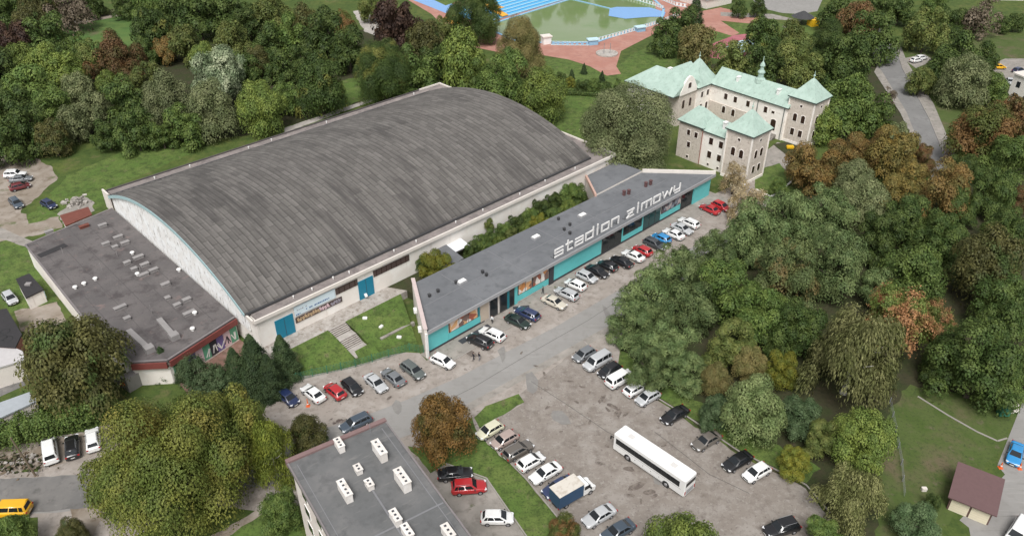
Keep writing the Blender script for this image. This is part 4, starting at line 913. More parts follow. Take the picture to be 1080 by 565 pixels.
LEAF = {
 'dark': ((0.042, 0.07, 0.022), (0.085, 0.118, 0.038), None),
 'green': ((0.07, 0.112, 0.034), (0.12, 0.165, 0.05), None),
 'lime': ((0.098, 0.14, 0.04), (0.16, 0.2, 0.055), None),
 'topped': ((0.038, 0.064, 0.02), (0.066, 0.1, 0.03), (0.16, 0.165, 0.05)),
 'olive':  ((.085,.112,.037), (.136,.152,.053), None),
 'grey': ((0.11, 0.132, 0.07), (0.18, 0.197, 0.115), None),
 'silver': ((.116,.155,.101), (.232,.271,.202), (.372,.403,.326)),
 'rust': ((0.14, 0.08, 0.045), (0.09, 0.078, 0.032), (0.18, 0.095, 0.05)),
 'copper': ((.043,.026,.025), (.078,.046,.037), None),
 'orange': ((0.175, 0.115, 0.048), (0.12, 0.1, 0.04), (0.22, 0.14, 0.055)),
 'gold': ((0.175, 0.135, 0.048), (0.125, 0.112, 0.042), (0.23, 0.165, 0.055)),
 'turning': ((0.085, 0.108, 0.032), (0.115, 0.128, 0.042), (0.19, 0.11, 0.05)),
 'salmon': ((0.09, 0.125, 0.035), (0.12, 0.15, 0.045), (0.32, 0.17, 0.1)),
 'acacia': ((0.085, 0.125, 0.056), (0.145, 0.185, 0.088), None),
 'acaciabrown': ((0.09, 0.122, 0.055), (0.14, 0.172, 0.078), (0.17, 0.13, 0.065)),
 'bluish': ((0.06, 0.098, 0.05), (0.1, 0.145, 0.08), None),
 'birch': ((0.135, 0.145, 0.065), (0.205, 0.205, 0.105), None),
 'yellowbirch': ((.116,.147,.034), (.186,.209,.046), None),
 'conifer': ((0.034, 0.058, 0.028), (0.058, 0.088, 0.042), None),
 'pine': ((0.06, 0.095, 0.05), (0.095, 0.13, 0.075), None),
 'maple': ((0.085, 0.112, 0.03), (0.145, 0.155, 0.043), (0.17, 0.155, 0.045)),
 'brownish': ((0.078, 0.08, 0.034), (0.11, 0.105, 0.042), (0.06, 0.092, 0.032)),
 'chestnut': ((0.22, 0.125, 0.045), (0.15, 0.095, 0.035), (0.1, 0.095, 0.035)),
 'tan': ((0.2, 0.17, 0.08), (0.15, 0.145, 0.062), None),
 'pale':   ((.310,.248,.186), (.202,.155,.093), (.465,.403,.341)),
 'bare':   ((.155,.124,.109), (.116,.093,.078), None),
 'ash': ((.115,.155,.07), (.175,.212,.105), None),
 'yellow': ((0.17, 0.165, 0.03), (0.12, 0.14, 0.03), None),
}
SHAPE = {'conifer': 'cone', 'pine': 'spiky', 'birch': 'weep', 'yellowbirch': 'tallweep', 'grey': 'round', 'pale': 'sparse', 'bare': 'sparse', 'acacia': 'feather', 'acaciabrown': 'feather', 'salmon': 'spiky', 'willow': 'weep'}
def desat(c):
    if c is None: return None
    return (c[0]*1.2, c[1]*1.2, c[2]*.98)
LM = {k: leaf_mat(k, desat(v[0]), desat(v[1]), desat(v[2]), thr=(.47, .56) if k in ('salmon', 'turning') else (.55, .66)) for k, v in LEAF.items()}
def quads_mesh(name, C, Nn, U, su, sv):
    """one little folded leaf-cluster face per centre"""
    n = len(C); V = np.cross(Nn, U)
    bend = Nn*(su*0.25)[:, None]
    P = np.stack([C - U*su[:, None], C - V*sv[:, None] + bend, C + U*su[:, None], C + V*sv[:, None] + bend], 1).reshape(-1, 3)
    me = bpy.data.meshes.new(name); me.vertices.add(4*n); me.vertices.foreach_set('co', P.astype(np.float32).ravel())
    ix = np.arange(4*n, dtype=np.int32); me.loops.add(4*n); me.loops.foreach_set('vertex_index', ix); me.polygons.add(n); me.polygons.foreach_set('loop_start', ix[::4]); me.update(calc_edges=True)
    return me
def unit(v): return v/np.maximum(1e-6, np.linalg.norm(v, axis=-1, keepdims=True))
def crown_mesh(shape, seed, nleaf, lobe=.2):
    me = crown_raw(shape, seed, nleaf, lobe)
    n = len(me.vertices); co = np.empty(3*n, np.float32); me.vertices.foreach_get('co', co); co = co.reshape(-1, 3)
    if shape == 'cone': return me
    co[:, :2] -= co[:, :2].mean(0); rad = np.percentile(np.hypot(co[:, 0], co[:, 1]), 89 if lobe > .1 else 95); co[:, :2] /= rad
    lo, hi = np.percentile(co[:, 2], 2), np.percentile(co[:, 2], 98.5); hh = 1.9 if shape == 'tallweep' else 1.0
    co[:, 2] = (co[:, 2]-(lo+hi)/2)/((hi-lo)/2)*hh
    me.vertices.foreach_set('co', co.ravel()); me.update()
    return me
def crown_raw(shape, seed, nleaf, lobe=.2):
    rs = np.random.RandomState(seed); ls = .039*math.sqrt(7300/nleaf)
    cl = []   # clumps: centre, radii
    if shape in ('cone',):
        m = nleaf; h = rs.rand(m)**1.45; th = rs.rand(m)*2*np.pi
        tier = .5+.5*np.cos(h*2*np.pi*9 + rs.rand()*6); R_ = (1-h)**.72*(.74+.26*tier)*(1+.2*np.sin(th*5+h*20)+.14*np.sin(th*3-h*9)) + .04
        rad = R_*np.sqrt(.45+.55*rs.rand(m)); C = np.stack([rad*np.cos(th), rad*np.sin(th), -1.4 + h*2.7 - .16*rad + .05*rs.randn(m)], -1)
        out = np.stack([np.cos(th), np.sin(th), np.zeros(m)], -1); Nn = unit(out*.45 + np.array([0, 0, .8]) + rs.randn(m, 3)*.3)
        U = unit(np.cross(Nn, np.cross(out + np.array([0, 0, -.4]), Nn))); s = ls*(.7+.6*rs.rand(m))
        return quads_mesh('crown', C, Nn, U, s*1.5, s*.8)
    nc = {'round': 40 if lobe > .1 else 25, 'feather': 46, 'weep': 30, 'tallweep': 34, 'sparse': 30, 'spiky': 36, 'pine': 26, 'bush': 16}[shape]
    lob = unit(rs.randn(2, 3)); ph = rs.rand()*6
    for i in range(nc):
        for _ in range(60):
            d = rs.randn(3); d /= np.linalg.norm(d)
            if d[2] > -.55: break
        q = rs.uniform(.55, .8) if i > nc*.15 else rs.uniform(.1, .4)
        if lobe < .1 and i > nc*.15:      # even, billowing domes
            zf = 1 - 1.55*(i+.5-nc*.15)/(nc*.85); zf = max(-.95, min(.98, zf)); th = i*2.39996 + ph
            d = np.array([math.sqrt(1-zf*zf)*math.cos(th), math.sqrt(1-zf*zf)*math.sin(th), zf]); d = unit(d + rs.randn(3)*.1); q = rs.uniform(.6, .72)
        q *= 1 + lobe*float(np.dot(d, lob[0]))*float(np.dot(d, lob[1])) + lobe*.7*math.sin(4*math.atan2(d[1], d[0]) + ph) + .1*math.sin(5*d[2] + ph)
        kz = {'round': .95, 'feather': .85, 'weep': 1.15, 'tallweep': 1.9, 'sparse': 1.0, 'spiky': .95, 'pine': 1.1, 'bush': .75}[shape]
        c = d*q*np.array([1, 1, kz]); r = rs.uniform(.2, .38)*(1.15-.25*q) if lobe > .1 else rs.uniform(.32, .44)
        if shape == 'bush': r = rs.uniform(.3, .45)
        if shape == 'tallweep': c[:2] *= (1 - .35*max(0, c[2]/1.5))
        cl.append((c, r))
    # a few stray twigs break the outline
    w_ = np.array([r*r for _, r in cl]); w_ /= w_.sum(); k = rs.choice(nc, nleaf, p=w_)
    cc = np.array([c for c, _ in cl])[k]; rr = np.array([r for _, r in cl])[k]
    u = unit(rs.randn(nleaf, 3)); flip = (u[:, 2] < -.25) & (rs.rand(nleaf) < .75); u[flip, 2] *= -1
    sub = unit(rs.randn(nc*7, 3)); 
    dist = .70 + .34*rs.rand(nleaf)
    # sub-clumps: pull leaves towards a few twig ends of their clump
    tw = unit(rs.randn(nc, 7, 3)); tw[:, :, 2] = np.abs(tw[:, :, 2])*.9 - .1; sel = tw[k, rs.randint(0, 7, nleaf)]
    pull = {'feather': .55, 'spiky': .6}.get(shape, .4); u = unit(u*(1-pull) + sel*pull*1.2 + rs.randn(nleaf, 3)*.08)
    fl = np.array([1, 1, .72]) if shape == 'feather' else np.array([1, 1, .9])
    C = cc + u*rr[:, None]*dist[:, None]*fl
    if shape == 'spiky': C += u*(rs.rand(nleaf)**3*.16)[:, None]
    Nn = unit(u*.95 + np.array([0, 0, .35]) + rs.randn(nleaf, 3)*.26)
    U = unit(np.cross(Nn, rs.randn(nleaf, 3))); s = ls*(.65+.7*rs.rand(nleaf)); su, sv = s*1.15, s*.85
    if shape in ('weep', 'tallweep'):
        drop = rs.rand(nleaf)**1.6*.3; side = unit(cc*np.array([1, 1, 0]) + 1e-3)
        C = C + np.stack([np.zeros(nleaf), np.zeros(nleaf), -drop], -1) + side*(drop*.12)[:, None]
        Nn = unit(u*np.array([1, 1, .35]) + np.array([0, 0, .2]) + rs.randn(nleaf, 3)*.35); dn = np.array([0, 0, -1.0]) + side*.35
        U = unit(dn - Nn*np.sum(dn*Nn, -1, keepdims=True)); su, sv = s*1.35, s*.55
    if shape == 'sparse': su, sv = su*.6, sv*.6
    if shape in ('feather',): su, sv = su*1.0, sv*.7
    return quads_mesh('crown', C, Nn, U, su, sv)
def trunk_mesh(seed, shape, mat):
    """unit: crown centre at z=0, radius 1, foot at z=-1.9 (stretched per tree)"""
    rs = random.Random(seed); mb = MB()
    top = .35 if shape != 'cone' else 1.4
    pts = [Vector((0, 0, -2.0)), Vector((rs.uniform(-.04,.04), rs.uniform(-.04,.04), -1.1)), Vector((rs.uniform(-.07,.07), rs.uniform(-.07,.07), -.4)), Vector((rs.uniform(-.1,.1), rs.uniform(-.1,.1), top))]
    rad = [.085, .066, .05, .02]
    for a, b, r0, r1 in zip(pts, pts[1:], rad, rad[1:]): mb.tube(a, b, r0, r1, 7)
    mb.tube((0, 0, -2.05), (0, 0, -1.85), .13, .083, 7)
    if shape != 'cone':
        for k in range(9 if shape == 'sparse' else 7):
            t = rs.uniform(-.95, .1); ang = k*2.4 + rs.uniform(-.3, .3); f = (t+2)/2.35
            p = Vector((0, 0, t)); L = rs.uniform(.55, .8); up = rs.uniform(.35, .8)
            q = p + Vector((math.cos(ang)*L*.55, math.sin(ang)*L*.55, up*.4)); e = q + Vector((math.cos(ang+.3)*L*.45, math.sin(ang+.3)*L*.45, up*.5))
            mb.tube(p, q, .036, .022, 5); mb.tube(q, e, .022, .007, 5)
            e2 = q + Vector((math.cos(ang-.7)*L*.4, math.sin(ang-.7)*L*.4, up*.35)); mb.tube(q, e2, .018, .006, 5)
            if shape == 'sparse':
                for j in range(4):
                    e3 = q.lerp(e, .3+.2*j) ; mb.tube(e3, e3 + Vector((rs.uniform(-.3,.3), rs.uniform(-.3,.3), rs.uniform(.1,.35))), .009, .003, 4)
    return mb.mesh('trunk', mat)
PROTO = {}
def proto(kind, big, var):
    key = (kind, big, var)
    if key not in PROTO:
        sh = SHAPE.get(kind, 'round'); n = {0: 10000, 1: 21000, 2: 80000}[big]
        if sh == 'sparse': n = int(n*.3)
        if sh == 'cone': n = int(n*1.2)
        sd_ = sum(ord(c) for c in kind)*7 + big*3 + var*101
        cm = crown_mesh(sh, sd_ % 9999, n, .07 if kind in ('brownish', 'chestnut', 'topped', 'grey', 'ash', 'tan', 'maple', 'lime', 'turning') else .2); cm.materials.append(LM[kind])
        tm = trunk_mesh(sd_, sh, M['birch_bark'] if kind in ('birch', 'yellowbirch') else M['bark'])
        PROTO[key] = (cm, tm)
    return PROTO[key]
trn = random.Random(11); TREE_N = [0]
KZ = {'conifer': 1.0, 'pine': 1.1, 'birch': 1.15, 'yellowbirch': 1.0}
def tree(px, py, r, kind, label, zf=None, group=None, stretch=None, name=None, cat='tree'):
    """crown centre seen at (px, py) with crown radius r pixels"""
    sh = SHAPE.get(kind, 'round'); i = TREE_N[0]; TREE_N[0] += 1
    rm = .94*r/pxm(px, py, 6.0)
    if sh == 'cone': lift, kz = 1.55*rm, 1.0
    elif sh == 'tallweep': lift, kz = 1.75*rm + 1.0, 1.0
    else: kz = trn.uniform(.9, 1.08); lift = rm*kz*.97 + min(2.6, .6 + .2*rm)
    if stretch: kz *= stretch; lift *= stretch
    if zf: lift = zf
    p = G(px, py, lift + (.08*rm*kz if sh not in ('cone', 'tallweep') else 0))
    big = 2 if rm > 7.2 else (1 if (r > 24 or p.y < 175) else 0)
    cm, tm = proto(kind, big, i % 2)
    t = empty(name or {'cone': 'conifer_tree',  'weep': 'birch_tree', 'tallweep': 'birch_tree'}.get(sh, 'leafy_tree'), (p.x, p.y, 0), trn.uniform(0, 6.28))
    tag(t, label, cat, group)
    c = link('crown', cm, t); c.location = (0, 0, lift); c.scale = (rm, rm, rm*kz)
    k = link('trunk', tm, t); k.location = (0, 0, lift); k.scale = (rm*.75 + .4, rm*.75 + .4, lift/2.0)
    return t
PARK, WOODL, WOODR, STREET = 'trees in the park woods behind the arena', 'trees left of the arena', 'trees of the wood right of the car park', 'trees along the right hand road'
def trees(rows, group):
    for row in rows: tree(*row[:5], group=group, **(row[5] if len(row) > 5 else {}))
# upper left woods
trees([
 (8,8,18,'dark','dark tree in the very top left corner'),
 (40,4,20,'brownish','brownish dark tree on the top edge left of the path start'),
 (72,6,21,'bare','grey brown thin tree on the top edge above the meadow'),
 (97,2,13,'dark','dark tree on the top edge above the meadow path'),
 (14,42,21,'copper','purple brown copper tree at the left edge below the top corner'),
 (30,22,18,'brownish','reddish dark crown just right of the top left corner tree'),
 (47,38,23,'dark','nearly black wide tree at the left end of the meadow'),
 (130,3,13,'dark','dark tree at the top edge where the meadow path ends'),
 (155,2,15,'green','green tree on the top edge left of the dark fir group'),
 (3,76,22,'dark','dark crown cut by the left edge beside the lime trees'),
 (24,63,20,'lime','lime green tree second from the left edge below the copper tree'),
 (47,66,20,'lime','lime green tree with yellow top in front of the black wide tree'),
 (70,72,20,'lime','lime green tree right of the yellow topped one'),
 (95,60,18,'olive','olive tree on the lower edge of the meadow'),
 (82,49,13,'green','small green tree in the meadow corner beside the black tree'),
 (28,95,24,'green','full green tree left of the grey pointed one'),
 (5,112,22,'dark','dark tree at the left edge level with the grey pointed tree'),
 (53,112,22,'green','green tree in the middle of the left wood'),
 (26,132,23,'dark','dark tree low in the left wood above the parked white car'),
 (3,150,20,'dark','dark tree at the left edge above the dirt yard'),
 (55,143,18,'brownish','olive brown tree at the bottom edge of the left wood'),
 (81,92,17,'grey','grey pointed tree in the middle of the left wood'),
 (99,116,19,'grey','grey green tree right below the pointed grey one'),
 (77,128,17,'grey','grey green tree lowest of the three grey ones'),
 (124,62,25,'rust','big rust brown tree at the right end of the meadow'),
 (113,88,15,'lime','yellow green tree under the rust brown one'),
 (131,104,23,'dark','dark green tree below the rust tree'),
 (142,133,20,'dark','dark tree at the edge of the grass above the rusty shed'),
 (112,140,16,'dark','dark low tree at the top of the grass slope'),
 (160,31,21,'topped','dark tree with yellow green top right of the meadow'),
 (173,50,14,'orange','small orange topped tree right of the rust brown tree'),
 (152,52,13,'dark','dark tree between the rust tree and the orange one'),
 (196,44,19,'olive','olive green tree behind the silver poplar'),
 (214,58,15,'lime','yellow green tree just behind the silver poplar'),
 (245,42,19,'olive','olive tree right above the silver poplar'),
 (184,10,18,'dark','dark tree at the top edge left end of the dark row'),
 (208,14,23,'dark','very dark tree second in the dark top row'),
 (240,10,22,'dark','dark tree third in the dark top row'),
 (262,22,18,'dark','dark tree at the right end of the dark top row'),
 (158,84,19,'olive','olive green tree below the orange topped tree'),
 (176,102,25,'grey','large grey green tree left of the silver poplar'),
 (196,130,20,'green','green tree low beside the arena roof edge on the left'),
 (231,76,26,'silver','silver leaved poplar with pale top',{'stretch':1.15}),
 (222,112,26,'grey','grey green tree in front of the silver poplar'),
 (257,72,17,'dark','dark grey tree right of the silver poplar'),
 (274,110,26,'lime','bright green tree at the arena roof edge'),
 (303,101,15,'green','green tree touching the bright green one by the roof edge'),
 (170,140,14,'green','low green tree above the grass bank left of the roof'),
], WOODL)
# behind the hall
trees([
 (285,16,20,'olive','olive tree at the top edge right of the dark row'),
 (283,45,19,'dark','dark tree below the olive one at the top'),
 (303,34,21,'green','green tree behind the isolated yellow topped tree'),
 (322,28,20,'brownish','brown green tree near the top above the isolated tree'),
 (341,36,24,'dark','large dark tree in the middle of the woods behind the arena'),
 (362,24,14,'turning','dark tree with one red orange patch in the woods behind the arena'),
 (367,50,19,'dark','dark tree right of the one with the red patch'),
 (296,68,18,'dark','dark shaded tree left of the isolated yellow topped tree'),
 (270,62,14,'brownish','small grey brown tree between bright green and dark ones'),
 (318,60,14,'dark','dark tree directly behind the isolated yellow topped tree'),
 (337,87,26,'topped','round isolated tree with yellow top behind the arena roof'),
 (403,72,29,'topped','broad round tree with olive top behind the far roof corner'),
 (437,74,24,'green','green tree right beside the broad olive topped one'),
 (417,22,22,'copper','dark purple copper beech below the pool corner',{'stretch':1.2}),
 (447,42,22,'brownish','dark brown green tree right of the copper beech'),
 (392,6,14,'olive','low olive tree on the top edge left of the copper beech'),
 (457,66,19,'dark','dark gap tree between the copper beech and the lime tree'),
 (486,58,24,'lime','tall yellow green tree behind the roof crest',{'stretch':1.25}),
 (503,12,25,'dark','dark tree standing alone beside the blue pool terraces'),
 (535,82,26,'green','green tree behind the roof crest right of the tall yellow green one'),
 (549,46,26,'tan','tan brown willow like tree at the near pool edge'),
 (573,96,27,'lime','bright green tree behind the right end of the arena roof'),
 (512,82,18,'green','green tree between the two yellow green trees behind the roof'),
 (470,30,14,'olive','small olive tree left of the dark tree by the pool'),
], PARK)
for (px, py, r, kind, lab) in [
 (601,86,6,'yellow','small golden shrub in the park strip below the plaza'),
 (592,82,7,'dark','dark shrub left of the golden shrub'),
 (613,92,8,'dark','dark round shrub right of the golden shrub'),
 (626,91,8,'green','green round shrub in the middle of the park strip'),
 (640,93,8,'dark','dark shrub third right of the golden shrub'),
 (655,92,8,'green','green shrub at the right end of the park strip'),
 (668,94,7,'olive','olive shrub beside the manor roof corner')]:
    tree(px, py, r, kind, lab, zf=1.6, group='shrubs of the park strip', name='park_shrub', cat='shrub')
for (px, py, lab) in [(616,72,'small dark spruce left of three below the plaza'), (603,78,'tiny spruce nearest the golden shrub'), (635,80,'small dark spruce right of three below the plaza'), (670,88,'slim dark conifer at the manor roof corner')]:
    tree(px, py, 4.5, 'conifer', lab, group='small conifers of the park strip')
trees([
 (662,130,47,'grey','big round grey willow in front of the manor',{'stretch':.86}),
 (640,165,15,'dark','dark green undertree at the foot of the big willow'),
 (703,36,17,'dark','dark round tree on the lawn above the manor roof'),
 (718,26,18,'dark','taller dark tree right of the dark round lawn tree'),
 (735,45,19,'tan','brown green tree behind the pointed manor roof'),
 (734,8,11,'conifer','dark pine at the end of the red plaza'),
 (771,66,22,'olive','yellow green tree behind the manor ridge lantern'),
 (805,38,19,'topped','green tree right of the splash pool'),
 (803,68,20,'dark','dark tree behind the right manor roof'),
 (834,36,15,'olive','light olive tree beside the playground'),
 (822,58,15,'dark','dark tree beside the playground'),
 (780,8,8,'dark','small dark tree at the top edge by the grey plaza'),
 (800,6,9,'dark','dark tree left of the grey plaza top'),
], PARK)
trees([
 (845,68,25,'olive','olive brown tree above the right manor tower'),
 (871,48,27,'dark','large dark tree above the right manor tower'),
 (905,20,18,'rust','rusty red crowned tree at the top of the road'),
 (893,62,26,'dark','dark tree left of the road bend'),
 (924,36,22,'dark','dark tree hanging over the left side of the road'),
 (884,12,18,'dark','dark tree at the top edge left of the rusty crown'),
 (925,8,16,'dark','dark tree at the top edge right of the rusty crown'),
 (950,6,16,'dark','dark tree at the top edge above the road end'),
 (895,108,27,'green','green tree right of the right manor tower'),
 (869,128,20,'lime','yellow green tree touching the right manor tower'),
 (922,116,21,'green','green tree beside the road above the golden trees'),
 (938,100,9,'bare','thin brown tree at the left kerb of the road'),
 (946,140,12,'grey','grey green tree over the left sidewalk'),
 (858,172,25,'orange','orange brown tree in front of the manor forecourt',{'stretch':.9}),
 (889,162,22,'orange','orange brown tree right of the forecourt one'),
 (917,156,20,'orange','orange tree in the middle of the autumn row'),
 (943,158,24,'gold','golden tree at the right of the autumn row'),
 (974,166,15,'rust','small rust orange tree beside the road end'),
 (902,186,21,'grey','grey green tree below the autumn row'),
 (957,194,23,'gold','thin golden tree with bare top below the autumn row'),
 (1000,198,28,'orange','orange brown tree at the lower end of the road'),
 (775,186,15,'pale','nearly bare pale tree in front of the manor front tower'),
 (821,195,9,'green','clipped green hedge bush in the white edged bed'),
 (978,30,21,'olive','light olive weeping tree right of the road top'),
 (1002,22,14,'dark','dark tree behind the light olive weeping tree'),
 (985,5,14,'green','green tree at the top edge above the weeping tree'),
 (1033,14,19,'bare','grey purple bare tree at the top edge right'),
 (1012,52,22,'dark','dark tree right of the weeping olive one'),
 (998,72,20,'dark','dark tree beside the parked white cars'),
 (1020,82,26,'grey','drooping grey green tree in the middle of the right park'),
 (1045,92,17,'green','green tree left of the white car park'),
 (1040,56,14,'dark','dark tree above the yellow car'),
 (972,84,14,'olive','low olive tree at the right kerb'),
 (1059,24,9,'dark','dark shrub before the grey hall roofs'),
 (1072,22,9,'dark','dark shrub at the right edge before the grey hall roofs'),
 (1036,138,33,'turning','big green tree with orange top right of the road'),
 (1068,122,21,'rust','rust topped tree at the right edge above the big turning tree'),
 (1062,164,25,'green','green tree at the right edge in the wood'),
 (1050,200,22,'dark','dark tree below the green one at the right edge'),
 (1078,208,14,'rust','rusty crown cut by the right edge'),
 (1016,176,16,'dark','dark tree at the lower end of the right sidewalk'),
], STREET)
# the wood right of the car park
trees([
 (716,284,26,'acacia','robinia leaning over the road by the red hatchback'),
 (690,305,31,'acacia','robinia at the road corner of the wood'),
 (668,335,25,'acacia','robinia nearest the car park entrance'),
 (728,318,28,'acacia','robinia second row behind the road corner'),
 (700,362,27,'acacia','robinia above the silver hatchback on the lot'),
 (685,385,22,'acacia','low robinia edge over the white cars on the lot'),
 (724,388,22,'acacia','robinia right of the low edge over the lot'),
 (757,262,22,'acacia','robinia at the road opposite the white cars'),
 (768,300,33,'green','full green tree behind the robinia row'),
 (795,240,30,'acacia','pale robinia behind the far end of the street building'),
 (790,212,21,'pale','thin pale branched tree near the two red cars'),
 (833,232,31,'acacia','pale green robinia in the back of the wood'),
 (832,282,36,'acaciabrown','brown tinged robinia in the middle of the wood'),
 (870,222,29,'acacia','robinia below the autumn row'),
 (882,272,32,'acacia','large robinia right of the brown tinged one'),
 (805,330,28,'green','green tree in the middle of the wood'),
 (843,345,29,'dark','dark green tree in the middle of the wood'),
 (772,362,23,'olive','olive tree in the gap behind the low robinias'),
 (792,382,19,'tan','tan brown small tree above the light green one'),
 (826,388,18,'yellow','yellowing small tree left of the tall drooping birch'),
 (755,398,18,'tan','tan green small tree right above the lot edge'),
 (755,432,17,'bluish','bluish green shrubby tree at the lot edge'),
 (796,426,34,'ash','light green ash like tree at the lot edge'),
 (845,438,22,'bluish','bluish green round tree beside the tall birch'),
 (903,368,46,'birch','tall drooping grey birch in the right wood',{'stretch':1.1}),
 (912,210,26,'grey','grey green tree under the golden thin tree'),
 (930,245,25,'dark','dark tree left of the fresh green one'),
 (962,232,27,'dark','dark tree under the orange brown one'),
 (995,250,25,'dark','very dark tree in the back of the right wood'),
 (965,286,32,'green','fresh green spreading tree above the salmon one'),
 (928,300,20,'acacia','robinia gap tree left of the fresh green one'),
 (948,330,33,'salmon','green tree with salmon pink branches'),
 (984,336,20,'salmon','small tree with orange tips right of the salmon one'),
 (1042,275,36,'brownish','large olive brown tree at the right edge'),
 (1065,240,22,'dark','dark tree at the right edge of the wood'),
 (1062,322,30,'dark','dark spreading tree at the right edge'),
 (1035,378,42,'dark','big dark green tree above the yard lawn'),
 (1000,376,24,'dark','dark tree left of the big dark one above the yard'),
 (1074,385,24,'green','green tree at the right edge above the drive'),
 (1012,215,20,'dark','dark tree at the end of the sidewalk'),
 (912,458,33,'lime','bright lime green tree in front of the tall birch'),
 (868,462,18,'olive','narrow olive tree beside the lime green one'),
 (839,486,17,'yellow','yellow green bush tree at the lot corner'),
 (900,520,33,'birch','pale birch with white trunk at the lot corner',{'stretch':1.1}),
 (965,548,22,'bluish','grey green tree left of the double garage'),
 (985,528,8,'dark','small dark bush by the double garage wall'),
 (870,560,20,'green','green tree at the bottom edge by the dark van'),
], WOODR)
# near trees
tree(722,578,44,'lime','lime green tree top rising at the bottom edge below the coach', group=None)
tree(466,445,33,'chestnut','round rusty brown chestnut beside the road')
tree(77,377,50,'brownish','large dark brown green tree covering the annex corner')
tree(178,478,70,'maple','huge yellow green maple in the lower left')
tree(240,450,42,'maple','second yellow green maple crown right behind the huge one')
tree(128,505,38,'maple','lower left side crown of the huge maple')
tree(287,478,22,'yellowbirch','slender yellow green birch left of the apartment block')
tree(322,455,23,'brownish','dark brown green tree at the apartment block corner')
tree(296,535,22,'green','green tree below the slender birch')
tree(596,558,19,'turning','small autumn tree beside the blue box truck')
tree(12,562,22,'green','green bush tree in the bottom left corner')
tree(75,560,18,'brownish','dark low tree at the bottom edge left of the maple')
tree(268,380,27,'conifer','tall dark spruce in front of the hall wall', group='spruces before the hall')
tree(298,374,21,'conifer','spruce right beside the blue hall door', group='spruces before the hall')
tree(248,386,20,'conifer','spruce on the left of the spruce group', group='spruces before the hall')
tree(284,394,21,'conifer','low spruce in front of the spruce group', group='spruces before the hall')
tree(172,380,15,'conifer','slim dark spruce at the annex front', group='spruces before the annex')
tree(206,392,20,'pine','grey green pine in front of the graffiti wall', group='spruces before the annex')
tree(190,386,12,'conifer','spruce between the slim one and the pine', group='spruces before the annex')
tree(230,398,15,'pine','small pine left of the spruce group', group='spruces before the annex')
tree(461,279,17,'yellow','yellow green round bush at the street building roof', zf=4.2, cat='bush', name='round_bush')
tree(437,268,8,'dark','dark narrow bush against the hall wall', zf=4.5, stretch=1.4, cat='bush', name='narrow_bush')
tree(446,277,8,'dark','dark low bush between the narrow and the yellow bush', zf=3.4, cat='bush', name='low_bush')
# shrubs crowding the bank between the hall and the street building
sh_rows = [(497,263,9,'dark','dark shrub at the left end of the bank behind the street building'),(507,256,10,'green','green shrub second from the left on the bank'),(519,250,10,'dark','dark shrub third from the left on the bank'),(516,263,8,'green','green shrub nearest the grey roof at the left of the bank'),(531,243,11,'green','green shrub fourth on the bank'),(528,256,9,'lime','light green shrub at the roof edge of the bank'),(544,237,11,'dark','dark shrub in the middle of the bank'),(541,250,9,'olive','olive shrub at the roof edge mid bank'),(557,229,11,'green','green shrub right of the middle of the bank'),(555,243,9,'lime','light shrub at the roof edge right of mid bank'),(569,221,12,'dark','dark shrub before the right part of the bank'),(569,235,10,'yellow','yellowish shrub at the roof edge of the bank'),(583,213,12,'dark','dark tall shrub against the hall wall'),(584,227,10,'green','green shrub at the roof edge near the connecting roof'),(597,207,13,'green','green shrub second from the right end of the bank'),(608,204,12,'dark','dark shrub in the corner by the connecting roof'),(600,219,10,'lime','light green shrub by the connecting roof coping'),(564,212,6,'olive','narrow olive shrub against the hall wall')]
for (px, py, r, kind, lab) in sh_rows:
    tree(px, py, r, kind, lab, zf=3.2, group='shrubs between the hall and the street building', cat='shrub', name='bank_shrub')
tree(516,236,5,'olive','thin climbing shrub on the hall wall', zf=5.0, stretch=1.5, cat='shrub', name='wall_shrub')
# park trees just outside the picture keep the woods closed from another step
for k, (x, y, r, kind) in enumerate([(-215,300,8,'dark'),(-190,275,8,'green'),(-165,240,8,'dark'),(-150,215,7,'green'),(215,290,8,'green'),(190,255,8,'dark'),(170,225,8,'dark'),(150,190,9,'green'),(-60,345,9,'dark'),(-100,340,9,'green'),(-140,342,8,'dark'),(12,338,6,'dark'),(26,341,6,'green'),(40,337,6,'dark'),(53,340,6,'dark'),(120,344,8,'dark'),(-180,338,8,'green'),(165,335,8,'dark')]):
    cm, tm = proto(kind, 0, k % 2); t = empty('leafy_tree', (x, y, 0)); tag(t, 'woodland tree beyond the edge of the picture', 'tree', 'woodland trees beyond the picture')
    c = link('crown', cm, t); c.location = (0, 0, r*1.3); c.scale = (r, r, r); c = link('trunk', tm, t); c.location = (0, 0, r*1.3); c.scale = (r*.8, r*.8, r*.65)
# hedge by the left road
def hedge(name, pts, label, hz, wd, kind, n_per_m=60):
    rs = np.random.RandomState(5); P = [G(*p) for p in pts]; Cs = []; Ns = []
    for a, b in zip(P, P[1:]):
        L_ = (b-a).length; n = int(L_*n_per_m*wd*3); t = rs.rand(n); d = (b-a)/L_; s = np.array([-d.y, d.x, 0])
        lat = rs.uniform(-1, 1, n); h = rs.rand(n)**.5; bump = .9+.1*np.sin(t*L_*.9)+.08*np.sin(t*L_*2.3+1)
        C = np.array(a)[None]*(1-t[:, None]) + np.array(b)[None]*t[:, None] + s[None]*(lat*wd/2*(1.05-.35*h)*bump)[:, None]; C[:, 2] = h*hz*bump
        Cs.append(C); Ns.append(unit(s[None]*lat[:, None]*.7 + np.array([0, 0, .7])*h[:, None] + rs.randn(n, 3)*.4))
    C = np.concatenate(Cs); Nn = np.concatenate(Ns); n = len(C); U = unit(np.cross(Nn, rs.randn(n, 3))); s = .13*(.6+.8*rs.rand(n))
    me = quads_mesh(name, C, Nn, U, s*1.1, s*.8); me.materials.append(LM[kind]); tag(link(name, me), label, 'hedge')
